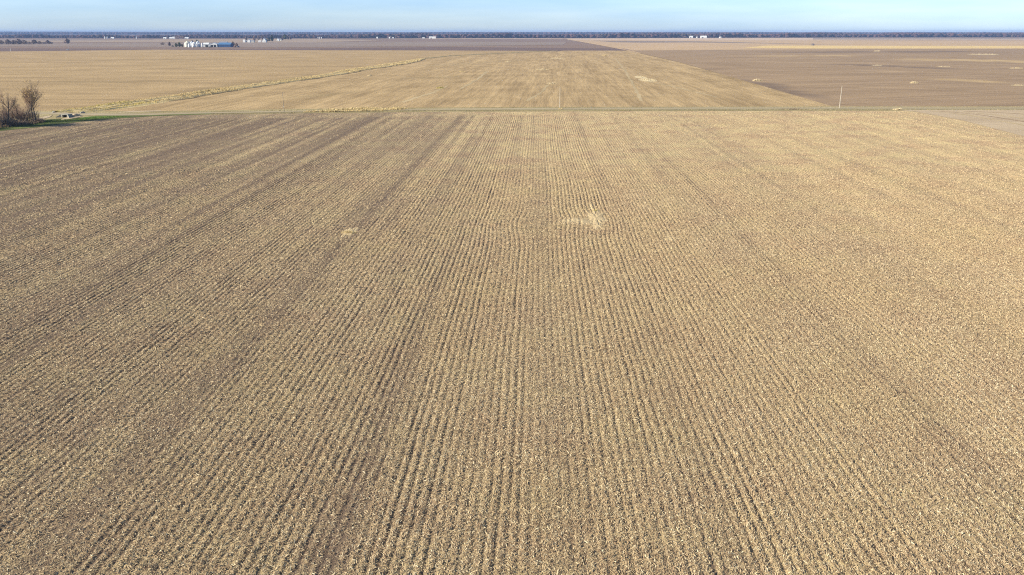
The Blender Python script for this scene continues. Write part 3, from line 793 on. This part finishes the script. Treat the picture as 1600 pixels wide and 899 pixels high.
def bare_tree(px, py, hgt, label, seed, stems=1, spread=.8, lean=.1, twig='twig', trunk_r=.25, leaves=0, levels=4, minr=.013, group=None, name='bare_tree', twn=3, z=0.0):
    rs = random.Random(seed)
    p = at(px, py); e = empty(name, (p[0], p[1], z), 0, label, 'tree', group)
    segs = grow(rs, hgt, spread, stems, lean, levels, trunk_r)
    t = MB(); c = MB(); tips = []
    for a, b_, r0, r1, l in segs:
        if l <= 1: t.tube(a, b_, max(r0, .05), max(r1, .04), 6)
        else:
            c.tube(a, b_, max(r0, minr), max(r1, minr), 3); tips.append(b_)
    for q in tips:
        for _ in range(twn):
            d = Vector((rs.gauss(0, .7), rs.gauss(0, .7), rs.gauss(.5, .5))).normalized() * rs.uniform(.3, .8) * hgt / 12
            c.tube(q, q + d, minr * .8, minr * .5, 3)
    t.build('trunk', M['bark'], e); c.build('crown', M[twig], e)
    if leaves:
        lv = MB()
        for q in tips:
            if q.z < hgt * .5: continue
            if rs.random() < leaves:
                for _ in range(3):
                    o = q + Vector((rs.gauss(0, .5), rs.gauss(0, .5), rs.gauss(0, .4))); s = rs.uniform(.08, .16)
                    u = Vector((rs.gauss(0, 1), rs.gauss(0, 1), rs.gauss(0, 1))).normalized() * s; w = u.orthogonal().normalized() * s * .7
                    lv.add([o - u, o - w, o + u, o + w], [(0, 1, 2, 3)])
        lv.build('foliage', M['leaf_ochre'], e)
    return e
G = 'roadside trees at the left edge'
bare_tree(56, 191.5, 16.5, 'tallest bare roadside tree with a few ochre leaves, right of its group', 3, 2, .75, .10, 'twig', .24, leaves=.16, group=G, twn=0, minr=.016)
bare_tree(36, 193.0, 13.5, 'many stemmed bare tree in the middle of the roadside group', 8, 5, .55, .30, 'twig_red', .22, leaves=.1, levels=3, group=G)
bare_tree(13, 199.0, 12.5, 'slim dark bare tree with one stout trunk, left in the roadside group', 14, 1, .6, .04, 'twig', .27, leaves=.12, levels=3, group=G, twn=2)
bare_tree(-14, 199.0, 15.5, 'bare tree cut by the left edge of the picture', 21, 2, .8, .15, 'twig', .28, leaves=.15, group=G)
bare_tree(-48, 200.0, 15.0, 'bare tree beyond the left edge of the picture', 31, 3, .8, .2, 'twig', .30, leaves=.3, group=G, minr=.03)

def brush(px, py, wm, hm, n, label, tw='twig', seed=1, col=None):
    rs = random.Random(seed); p = at(px, py)
    m = MB()
    for _ in range(n):
        a = rs.uniform(0, 6.28); r = math.sqrt(rs.random()) * wm / 2
        q = Vector((math.cos(a) * r, math.sin(a) * r * .6, -.1)); h = hm * rs.uniform(.5, 1) * (1.1 - r / wm)
        d = Vector((rs.gauss(math.cos(a) * .3, .3), rs.gauss(math.sin(a) * .3, .3), 1)).normalized()
        e1 = q + d * h * .55; m.tube(q, e1, .035, .028, 3)
        for _ in range(4):
            d2 = (d + Vector((rs.gauss(0, .5), rs.gauss(0, .5), rs.gauss(0, .2)))).normalized(); m.tube(e1 - d * rs.uniform(0, h * .3), e1 + d2 * h * rs.uniform(.25, .5), .026, .014, 3)
    o = m.build('shrub', M[tw]); o.location = (p[0], p[1], .05)
    return tag(o, label, 'shrub', 'leafless brush under the roadside trees')
brush(22, 191, 9, 10.0, 200, 'reddish leafless shrub between the left and middle roadside trees', 'twig_red', 1)
brush(45, 191, 8, 8.0, 160, 'brown leafless shrub between the middle and tallest roadside trees', 'twig', 2)
brush(4, 198, 9, 6.5, 260, 'dark tangled shrub at the left edge below the slim tree', 'twig', 3)
brush(30, 196, 8, 2.6, 200, 'low dark shrub at the foot of the many stemmed tree', 'twig', 4)
brush(60, 192, 5, 2.6, 110, 'low shrub right of the tallest tree foot', 'twig', 5)
brush(-25, 203, 9, 5, 200, 'shrub beyond the left edge of the picture', 'twig', 6)
X, Y = scatter_poly([(-60, 206), (0, 201), (40, 197), (66, 193), (66, 189.5), (20, 192), (-60, 198)], 900, 6)
tag(tuft_mesh('dead_undergrowth', X, Y, X * 0 + .05, rng.uniform(.4, 1.2, len(X)), M['g_brown']), 'dead brown undergrowth below the roadside trees', kind='stuff')

# ------------------------------------------------------------------ distant trees
def blob_tree(px, py, hgt, wid, label, mat, seed, group=None, name='distant_tree', cat='tree', trunk=True, dens=1.0):
    """far tree: trunk with limbs and a crown of many small twig clumps"""
    rs = np.random.default_rng(seed); p = at(px, py)
    e = empty(name, (p[0], p[1], -.3), 0, label, cat, group)
    n = int(420 * dens)
    a = rs.uniform(0, 2 * np.pi, n); zc = rs.uniform(.18 if trunk else .02, 1, n); prof = np.sin(np.pi * np.clip(zc, .05, .97)) ** .6
    r = np.sqrt(rs.random(n)) * prof * wid / 2 * (0.7 + .5 * vn(a * 1.5, zc * 4, seed))
    C_ = np.stack([np.cos(a) * r, np.sin(a) * r, zc * hgt], -1)
    s = hgt * .10
    V = C_[:, None, :] + rs.normal(0, s * .55, (n, 4, 3))
    V[:, :, 2] = np.maximum(V[:, :, 2], .05)
    Fc = np.concatenate([np.arange(n)[:, None] * 4 + np.array([[0, 1, 2]]), np.arange(n)[:, None] * 4 + np.array([[0, 2, 3]]), np.arange(n)[:, None] * 4 + np.array([[1, 2, 3]])])
    if trunk:
        t = MB(); t.tube((0, 0, -.3), (0, 0, hgt * .35), hgt * .022, hgt * .016, 6)
        for k in range(4):
            q = 1.57 * k + seed; t.tube((0, 0, hgt * .3), (math.cos(q) * wid * .22, math.sin(q) * wid * .22, hgt * .65), hgt * .012, hgt * .006, 5)
        t.build('trunk', M['bark'], e)
    mesh_np('crown', V.reshape(-1, 3), Fc, M[mat], e)
    return e

g = 'tree row on the far left field edge'
ORD = ['leftmost', 'second', 'third', 'fourth', 'fifth', 'sixth', 'seventh', 'eighth']
for i, (px, py, h, w) in enumerate([(-30, 70, 13, 14), (-14, 70, 12, 13), (2, 70, 11, 14), (13, 69.9, 13, 13), (22, 69.8, 11, 14), (30, 69.8, 14, 14), (38, 69.6, 11, 14), (46, 69.4, 7, 12)]):
    blob_tree(px, py, h, w * 1.35, ORD[i] + ' purplish bare tree from the left in the dense far left row', 'twig_purple', 100 + i, g)
for i, (px, py, h, w) in enumerate([(54, 69.3, 12, 12), (62, 69.2, 8, 12), (69, 69.1, 6, 9), (75, 69.0, 10, 11), (80, 69.0, 6, 9)]):
    blob_tree(px, py, h, w * 1.3, ['first', 'second', 'third', 'fourth', 'last'][i] + ' bare tree in the lower right hand part of the far left row', 'twig_purple', 130 + i, g)
blob_tree(105.5, 68.8, 14, 17, 'lone round bare tree right of the far left tree row', 'twig_purple', 150)

# ------------------------------------------------------------------ buildings
M['white_steel'] = plain('white_painted_steel', (.62, .62, .61), .10, .5, .5)
M['cream_steel'] = plain('cream_painted_steel', (.58, .56, .47), .10, .5, .5)
M['galv'] = plain('galvanised_steel', (.62, .65, .68), .08, .6, .45, .3)
M['blue_steel'] = plain('blue_ribbed_roof', (.07, .15, .28), .15, .4, .55)
M['navy_steel'] = plain('dark_blue_wall', (.018, .05, .13), .15, .4, .55)
M['grey_roof'] = plain('grey_shingle_roof', (.20, .20, .22), .2, 1)
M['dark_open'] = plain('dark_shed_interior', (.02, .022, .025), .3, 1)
M['red_paint'] = plain('red_machine_paint', (.30, .05, .04), .2, 1, .5)
M['black_rubber'] = plain('black_rubber', (.02, .02, .02), .2, 1)
M['glass'] = plain('dark_window_glass', (.05, .06, .08), .1, 1, .1)

def barn(px, py, L, D, eave, ridge, rz, label, wall='white_steel', roof='white_steel', doors=(), windows=(), group=None, name='farm_shed', cat='shed', ridge_along='x'):
    """gabled building, front towards -Y; L along x, D along y; ridge along x or y"""
    p = at(px, py); e = empty(name, (p[0], p[1] + D / 2, -.3), rz, label, cat, group)
    hx, hy = L / 2, D / 2
    w = MB()
    if ridge_along == 'x':
        v = [(-hx,-hy,0),(hx,-hy,0),(hx,hy,0),(-hx,hy,0),(-hx,-hy,eave),(hx,-hy,eave),(hx,hy,eave),(-hx,hy,eave),(-hx,0,ridge),(hx,0,ridge)]
        w.add(v, [(0,1,5,4),(2,3,7,6),(1,2,6,9,5),(3,0,4,8,7),(4,5,9,8),(6,7,8,9),(0,3,2,1)])
        n0, n1 = (0, -(hy + .5)), (0, hy + .5)
        dz = (ridge - eave) / hy * .5; r = MB()
        for s in (-1, 1):
            r.add([(-hx-.5, s*(hy+.5), eave-dz+.06), (hx+.5, s*(hy+.5), eave-dz+.06), (hx+.5, 0, ridge+.06), (-hx-.5, 0, ridge+.06),
                   (-hx-.5, s*(hy+.5), eave-dz+.3), (hx+.5, s*(hy+.5), eave-dz+.3), (hx+.5, 0, ridge+.3), (-hx-.5, 0, ridge+.3)],
                  [(0,1,5,4),(1,2,6,5),(3,0,4,7),(4,5,6,7),(0,3,2,1)])
    else:
        v = [(-hx,-hy,0),(hx,-hy,0),(hx,hy,0),(-hx,hy,0),(-hx,-hy,eave),(hx,-hy,eave),(hx,hy,eave),(-hx,hy,eave),(0,-hy,ridge),(0,hy,ridge)]
        w.add(v, [(0,1,5,8,4),(2,3,7,9,6),(1,2,6,5),(3,0,4,7),(4,8,9,7),(5,6,9,8),(0,3,2,1)])
        dz = (ridge - eave) / hx * .5; r = MB()
        for s in (-1, 1):
            r.add([(s*(hx+.5), -hy-.5, eave-dz+.06), (s*(hx+.5), hy+.5, eave-dz+.06), (0, hy+.5, ridge+.06), (0, -hy-.5, ridge+.06),
                   (s*(hx+.5), -hy-.5, eave-dz+.3), (s*(hx+.5), hy+.5, eave-dz+.3), (0, hy+.5, ridge+.3), (0, -hy-.5, ridge+.3)],
                  [(0,1,5,4),(1,2,6,5),(3,0,4,7),(4,5,6,7),(0,3,2,1)])
    w.build('wall', M[wall], e); r.build('roof', M[roof], e)
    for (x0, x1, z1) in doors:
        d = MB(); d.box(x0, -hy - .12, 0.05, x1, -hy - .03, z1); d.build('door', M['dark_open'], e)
    for (x0, x1, z0, z1) in windows:
        d = MB(); d.box(x0, -hy - .08, z0, x1, -hy - .03, z1); d.build('window', M['glass'], e)
    return e

def grain_bin(px, py, r, eave, ridge, label, mat='galv', group='grain bins of the large farmstead'):
    p = at(px, py); e = empty('grain_bin', (p[0], p[1] + r, -.3), random.uniform(-.4, .4), label, 'grain bin', group)
    b = MB(); prof = [(r, 0)]
    nr = 10
    for k in range(nr): prof += [(r + .04, eave * (k + .5) / nr), (r, eave * (k + 1) / nr)]
    b.lathe(prof, 28); b.build('wall', M[mat], e)
    b = MB(); b.lathe([(r + .18, eave), (r + .18, eave + .1), (r * .18, ridge - .2), (r * .18, ridge + .3), (.1, ridge + .5)], 28); b.build('roof', M[mat], e)
    b = MB(); b.box(-.55, -r - .14, .2, .55, -r + .05, 2.3); b.build('door', M['grey_roof'], e)
    b = MB()
    for s in (-.25, .25): b.tube((s + r * .3, -r * .97 - .15, .5), (s + r * .3, -r * .97 - .15, eave), .04, .04, 4)
    b.build('ladder', M['grey_roof'], e)
    return e

# large farmstead (about 1.9 km away)
grain_bin(291.5, 73.6, 6.6, 9.0, 13.0, 'widest cream grain bin, leftmost of the farmstead', 'cream_steel')
grain_bin(299, 72.6, 5.0, 8.5, 11.5, 'grey bin half hidden behind the two wide white ones')
grain_bin(295.5, 73.9, 2.6, 6.5, 8.2, 'small narrow bin in front between the two widest bins')
grain_bin(296.9 + 5.5, 73.8, 5.4, 8.0, 11.5, 'wide white grain bin right of the cream one', 'white_steel')
grain_bin(305.6 + 3.0, 72.2, 4.2, 9.0, 12.0, 'tall grey bin behind with dark leg tower beside it')
grain_bin(306.9 + 0.2, 73.9, 1.7, 7.0, 8.6, 'narrowest white bin left of the white pair', 'white_steel')
grain_bin(311.3, 73.7, 2.6, 7.6, 9.6, 'white bin second from the machine shed', 'white_steel')
blob_tree(301.5, 71.6, 12, 8, 'bare tree showing above the grey bins', 'twig_purple', 171)
blob_tree(308.6, 71.3, 13, 8, 'taller dark tree behind the white bins', 'evergreen', 172)
grain_bin(316.0, 73.9, 1.9, 8.2, 9.8, 'slim tall bin nearest to the machine shed', 'white_steel')
barn(321.5, 73.5, 12, 14, 6.4, 9.2, R(6), 'white machine shed with dark low doorway between bins and gable barn', doors=((-1.5, 5.2, 4.4),))
barn(333.2, 73.6, 17, 16, 6.5, 9.6, R(4), 'white gable barn with two dark openings beside the blue shed', doors=((-6.5, -.8, 5.0), (.6, 6.4, 5.0)), ridge_along='y', name='gable_barn', cat='barn')
barn(351, 73.6, 29, 16, 5.6, 9.4, R(-3), 'long shed with blue roof and dark blue wall', wall='navy_steel', roof='blue_steel', windows=((-10, -8, 2, 3.2), (-2, 0, 2, 3.2), (6, 8, 2, 3.2)), name='blue_shed')
barn(341.5, 73.4, 4, 12, 6.4, 7.6, R(0), 'narrow pale lean to joining barn and blue shed', wall='galv', roof='galv', ridge_along='y')
barn(349, 71.4, 18, 10, 7.5, 9.6, 0, 'grey roofed building showing above the blue shed', wall='galv', roof='grey_roof')
# trees and shrubs of the farmstead
blob_tree(265, 72.6, 10, 6, 'thin bare tree at the left end of the farmstead', 'twig_purple', 180)
blob_tree(254, 70.4, 6, 14, 'low bare tree far left of the farmstead', 'twig_purple', 181)
for i, (px, h, w, mt, lab) in enumerate([(270, 3.2, 7, 'evergreen', 'low dark bush at the left of the bins'), (275.5, 8, 7, 'olive', 'tall olive bush second left of the bins'),
                                         (280.5, 9.5, 7, 'olive', 'tallest olive bush beside the cream bin'), (285, 6, 5, 'olive', 'small yellowish bush touching the cream bin')]):
    blob_tree(px, 73.2, h, w, lab, mt, 190 + i, 'bushes of the large farmstead', name='bush', cat='bush', trunk=False)
blob_tree(364, 73.0, 11, 8, 'reddish bare tree right of the blue shed', 'twig_red', 200)
blob_tree(370, 73.2, 8, 7, 'smaller reddish tree at the right end of the farmstead', 'twig_red', 201)
def implement(px, py, label, mat, rz):
    p = at(px, py); e = empty('farm_machine', (p[0], p[1], -.3), rz, label, 'tractor')
    b = MB(); b.box(-1.9, -.7, .9, .4, .7, 2.1); b.box(-2.4, -.5, .9, -1.9, .5, 1.9); b.build('body', M[mat], e)
    b = MB(); b.box(.4, -.85, 1.4, 2.0, .85, 3.1); b.build('cab', M['glass'], e)
    b = MB(); b.box(.3, -.95, 3.1, 2.1, .95, 3.3); b.build('roof', M[mat], e)
    for x, r in ((-1.7, .6), (1.4, .95)):
        for s in (-1, 1):
            b = MB(); b.tube((x, s * .8, r), (x, s * 1.25, r), r, r, 14); b.build('wheel', M['black_rubber'], e)
    return e
implement(367, 74.2, 'red tractor parked right of the blue shed', 'red_paint', .5)
implement(372.5, 74.0, 'dark tractor parked at the right end of the farmstead', 'navy_steel', 1.2)
implement(328.6, 74.3, 'small grey tractor before the white machine shed', 'grey_roof', .2)

# second farmstead, farther off
barn(381.5, 66.3, 7, 8, 6, 8, 0, 'white shed at the left end of the second farmstead')
barn(388.8, 66.4, 8, 9, 7, 9.5, 0, 'tall white shed beside the first one in the second farmstead', ridge_along='y')
barn(384.5, 65.9, 9, 8, 3.5, 5, 0, 'low grey roofed shed between two white sheds', wall='galv', roof='grey_roof', doors=((-2, 3, 3),))
barn(393.5, 66.2, 14, 10, 3.0, 6.5, 0, 'dark roofed low building right of the white sheds', wall='cream_steel', roof='grey_roof')
barn(412.5, 66.3, 13, 11, 5.2, 13.5, 0, 'white farmhouse with a steep pointed gable', ridge_along='y', windows=((-4, -2.4, 1.5, 3.2), (2.4, 4, 1.5, 3.2)), name='farmhouse', cat='house')
barn(405.5, 66.0, 8, 6, 3.2, 4.8, 0, 'small white outbuilding left of the pointed farmhouse')
barn(434.2, 64.2, 9, 9, 6, 10, 0, 'white house at the right of the second farmstead', ridge_along='y', windows=((-2.5, -1, 1.5, 3),), name='farmhouse', cat='house')
barn(438.5, 63.8, 6, 6, 4, 5.5, 0, 'little shed right of the right hand white house', wall='cream_steel', roof='grey_roof')
for i, (px, py, h, w, mt, lab) in enumerate([
    (385, 63.6, 13, 9, 'twig_purple', 'bare tree above the white sheds of the second farmstead'),
    (397.5, 64.6, 17, 11, 'twig_red', 'reddish tree right of the dark roofed building'),
    (404, 63.0, 16, 12, 'twig_purple', 'bare tree left behind the pointed farmhouse'),
    (410, 62.8, 18, 12, 'twig_purple', 'bare tree right behind the pointed farmhouse'),
    (416.5, 66.0, 10, 8, 'evergreen', 'dark evergreen touching the pointed farmhouse'),
    (420.5, 65.0, 13, 12, 'evergreen', 'broad dark evergreen second right of the pointed farmhouse'),
    (425.5, 65.4, 21, 8, 'evergreen', 'tallest narrow evergreen of the second farmstead'),
    (441.5, 63.6, 15, 9, 'twig_purple', 'bare tree just right of the right hand house'),
    (445.5, 62.6, 22, 14, 'olive', 'tall greyish green tree right of the house'),
    (450, 62.6, 17, 12, 'twig_purple', 'rounded dark tree second from the right of its row'),
    (454, 62.4, 15, 9, 'twig_purple', 'rightmost tree of the second farmstead')]):
    blob_tree(px, py, h, w, lab, mt, 220 + i, 'trees of the second farmstead', dens=.8)

# far scattered farms near the woods
far = [
 (163.5, 60.6, 6, 11, 'b', 'slim white bin, left one of a far pair at far left'), (167.5, 60.6, 6, 10, 'b', 'slim white bin, right one of a far pair at far left'),
 (175.5, 60.5, 15, 7, 's', 'far white shed right of the pair of bins'), (213.2, 61.0, 5, 12, 'b', 'lone far white silo between two farms at left'),
 (257.5, 60.8, 17, 7, 's', 'far white shed above the left end of the large farmstead'), (266.3, 60.7, 12, 7, 's', 'far pale barn second above the large farmstead'),
 (271.0, 60.7, 12, 9, 's', 'far taller pale barn above the cream bin'), (291.5, 60.6, 18, 7, 's', 'far pale low shed above the white bins'),
 (363.5, 59.7, 18, 7, 's', 'far white shed above the right end of the large farmstead'), (372.5, 59.8, 30, 6, 's', 'long far white shed left above the second farmstead'),
 (497.2, 60.6, 4, 8, 'b', 'far white bin, left of a trio'), (499.8, 60.6, 4, 8, 'b', 'far white bin, middle of a trio'), (502.6, 60.6, 4, 8, 'b', 'far white bin, right of a trio'),
 (589.2, 60.4, 7, 8, 's', 'tiny far white house left of a tree clump'), (608.5, 60.6, 6, 8, 's', 'tiny far white house at the left of the small tree clump'),
 (614, 60.5, 5, 7, 's', 'tiny far white house before the small tree clump'), (661.5, 60.2, 12, 5, 's', 'tiny far white shed left of the long white barn'),
 (675.6, 60.3, 34, 9, 's', 'long far white barn left of centre'), (884.3, 59.8, 14, 11, 's', 'far white house at the end of the lane'),
 (1080.2, 59.6, 18, 11, 's', 'far white barn left of a larger white one'), (1099.5, 59.8, 32, 12, 's', 'largest far white barn right of centre'),
 (1089, 59.6, 5, 7, 's', 'tiny far hut between two white barns'), (1125.6, 59.7, 10, 7, 's', 'small far reddish white house right of the largest barn'),
 (1416.4, 58.6, 5, 10, 'b', 'far white bin at right, left of three'), (1420.2, 58.6, 5, 10, 'b', 'far white bin at right, middle of three'), (1424.6, 58.6, 6, 10, 'b', 'far white bin at right, right of three'),
 (1439, 58.4, 48, 9, 's', 'long white far hall, left of two at right'), (1449, 58.0, 18, 8, 's', 'white far link building between the two long halls'), (1456, 58.5, 44, 8, 's', 'long white far hall, right of two'),
 (1599, 58.3, 20, 12, 's', 'far white shed at the right edge'),
]
for px, py, wm, hm_, k, lab in far:
    wm *= 1.0
    if k == 'b': grain_bin(px, py, wm / 2, hm_ * .8, hm_, lab, 'white_steel', 'far farm buildings along the woods')
    else: barn(px, py, wm, 10, hm_ * .6, hm_, 0, lab, group='far farm buildings along the woods', doors=((-wm * .3, -wm * .05, hm_ * .4),))
for i, (px, py, h, w, lab) in enumerate([(277, 61.5, 16, 24, 'far reddish tree above the cream bin, left of two'), (285, 61.3, 15, 24, 'far reddish tree above the bins, right of two'), (619, 60.4, 17, 12, 'dark far tree behind the tiny white houses'),
                                         (611, 60.2, 12, 10, 'small far tree among the tiny white houses'), (262, 61.0, 12, 14, 'small far tree between two far sheds')]):
    blob_tree(px, py, h, w, lab, 'twig_red' if i < 2 else 'twig_purple', 260 + i, 'far trees by the scattered farms', dens=.6)

# pale lane running away to the far white house
lane = px_line((1000, 83.5), (985, 79.5), (960, 74.6), (935, 70), (915, 66.4), (900, 63.8), (888, 61.4), (880, 60.6))
ribbon('lane', lane, [6, 6, 8, 10, 13, 15, 17, 19], -0.10, M['far_tan'], seg=20, nx=2)

# small vehicle at the corner of the left field
p = at(105.5, 78.6)
e = empty('pickup_truck', (p[0], p[1], -.2), R(10), 'small white pickup parked on the far edge of the left stubble field', 'truck')
b = MB(); b.box(-2.7, -1, .5, .3, 1, 1.3); b.box(.3, -1, .5, 2.7, 1, 1.25); b.build('body', M['white_steel'], e)
b = MB(); b.add([(-1.2,-.9,1.3),(1.1,-.9,1.3),(1.1,.9,1.3),(-1.2,.9,1.3),(-.9,-.8,2.0),(.5,-.8,2.0),(.5,.8,2.0),(-.9,.8,2.0)], [(0,1,5,4),(1,2,6,5),(2,3,7,6),(3,0,4,7),(4,5,6,7)]); b.build('cab', M['glass'], e)
b = MB(); b.box(1.2, -.9, 1.25, 2.6, .9, 2.2); b.build('cargo', M['black_rubber'], e)
for x in (-1.8, 1.8):
    for s in (-1, 1):
        b = MB(); b.tube((x, s * .8, .42), (x, s * 1.03, .42), .42, .42, 12); b.build('wheel', M['black_rubber'], e)
# pump jack in the tan field at right
p = at(1270, 71.2)
e = empty('oil_pump', (p[0], p[1], -.3), R(5), 'small dark oil pump standing alone in the tan field at right', 'oil pump')
b = MB(); b.box(-4, -1, 0, 4, 1, .5); b.build('base', M['grey_roof'], e)
b = MB()
for s in (-1, 1): b.tube((-2, s * .8, .4), (0, 0, 4.4), .28, .2, 6); b.tube((1.8, s * .8, .4), (0, 0, 4.4), .28, .2, 6)
b.build('post', M['navy_steel'], e)
b = MB(); b.tube((-3.6, 0, 3.6), (3.2, 0, 5.2), .3, .3, 6); b.build('beam', M['navy_steel'], e)
b = MB(); b.box(-4.2, -.25, 2.4, -3.5, .25, 4.3); b.build('head', M['navy_steel'], e)
b = MB(); b.tube((3, -.9, 1.8), (3, .9, 1.8), .9, .9, 12); b.build('counterweight', M['black_rubber'], e)
# white marker post at the far left
p = at(17, 80.4); m = MB(); m.lathe([(.35, 0), (.30, 4.5), (.12, 5.2)], 8)
o = m.build('marker_post', M['white_steel']); o.location = (p[0], p[1], -.3); tag(o, 'thin pale post at the edge of the far left field', 'post')

# ------------------------------------------------------------------ far woods (one mass each) and low hills
def woods(name, px0, px1, pyf, depth, h, sp, nrow, seed, cols, label, hv=.35, gaps=0.0, hscale=None):
    rs = np.random.default_rng(seed)
    xs = np.arange(px0, px1, sp)
    V = []; Fc = []; A = []; base = 0
    # unit blob
    ph = (1 + 5 ** .5) / 2
    iv = np.array([(-1,ph,0),(1,ph,0),(-1,-ph,0),(1,-ph,0),(0,-1,ph),(0,1,ph),(0,-1,-ph),(0,1,-ph),(ph,0,-1),(ph,0,1),(-ph,0,-1),(-ph,0,1)]) / 1.9
    itf = np.array([(0,11,5),(0,5,1),(0,1,7),(0,7,10),(0,10,11),(1,5,9),(5,11,4),(11,10,2),(10,7,6),(7,1,8),(3,9,4),(3,4,2),(3,2,6),(3,6,8),(3,8,9),(4,9,5),(2,4,11),(6,2,10),(8,6,7),(9,8,1)])
    for r in range(nrow):
        for px in xs:
            q = px + rs.uniform(-sp, sp)
            if gaps and vn(q / 60.0, 0, seed) < gaps: continue
            x, y = at(q, float(np.interp(q, *pyf)))
            y += depth * (r / max(1, nrow - 1)) + rs.uniform(0, depth / nrow)
            hh = h * (1 - hv / 2 + hv * (.75 * float(vn(q / 28, r * .3, seed + 3)) + .25 * rs.random()) * 1.15)
            if hscale is not None: hh *= float(np.interp(q, *hscale))
            for k in range(3):
                wv_ = hh * rs.uniform(.45, .75); vz = hh * (.3, .55, .78)[k]
                c = np.array([x + rs.uniform(-.3, .3) * hh, y + rs.uniform(-.3, .3) * hh, vz])
                v = iv * np.array([wv_, wv_, hh * .26]) * rs.uniform(.7, 1.25, (12, 1)) + c
                V.append(v); Fc.append(itf + base); A.append(np.full(20, rs.random() * .12 + .88 * float(vn(q / 22, 7, seed)))); base += 12
    m = N(name + '_mass', .95, .02)
    m.color(m.ramp(m.attr('rnd'), [(i / (len(cols) - 1), c) for i, c in enumerate(cols)]))
    o = mesh_np(name, np.concatenate(V), np.concatenate(Fc), m.m, attrs={'rnd': ('FACE', np.concatenate(A))}, smooth=True)
    return tag(o, label, kind='stuff')
brown = [(.045, .03, .035), (.062, .042, .045), (.095, .055, .052), (.055, .05, .042)]
woods('distant_wood', -250, 1850, ([-300, 0, 250, 500, 900, 1300, 1900], [59.8, 59.8, 60.2, 60.2, 59.8, 58.9, 58.4]), 260, 19, 2.4, 5, 5, brown, 'dark bare woodland closing the plain along the horizon', hv=.7, hscale=([-300, 300, 600, 900], [.72, .75, .95, 1.0]))
woods('distant_wood', -250, 1850, ([-300, 1900], [54.8, 54.2]), 500, 25, 2.0, 3, 6, brown, 'blue hazy woodland behind the nearer wood', hv=.3)
def hills():
    xs = np.linspace(-14000, 14000, 300); h = 18 + 14 * fbm(xs / 2600, xs * 0, 3, 4) + 10 * sstep(0, 12000, -xs)
    V = []; 
    for y, k in ((11800, 0), (12600, 1), (14500, .9)):
        for x, hh in zip(xs, h): V.append((x, y, -1.0 if k == 0 else hh * k))
    n = len(xs); Fc = [(j*n+i, j*n+i+1, (j+1)*n+i+1, (j+1)*n+i) for j in range(2) for i in range(n - 1)]
    m = N('wooded_hills', .95, .02); m.color(m.ramp(m.noise(.004, 5, .7), [(.35, (.05, .05, .04)), (.65, (.10, .08, .06))]))
    tag(mesh_np('hills', V, Fc, m.m, smooth=True), kind='structure')
hills()
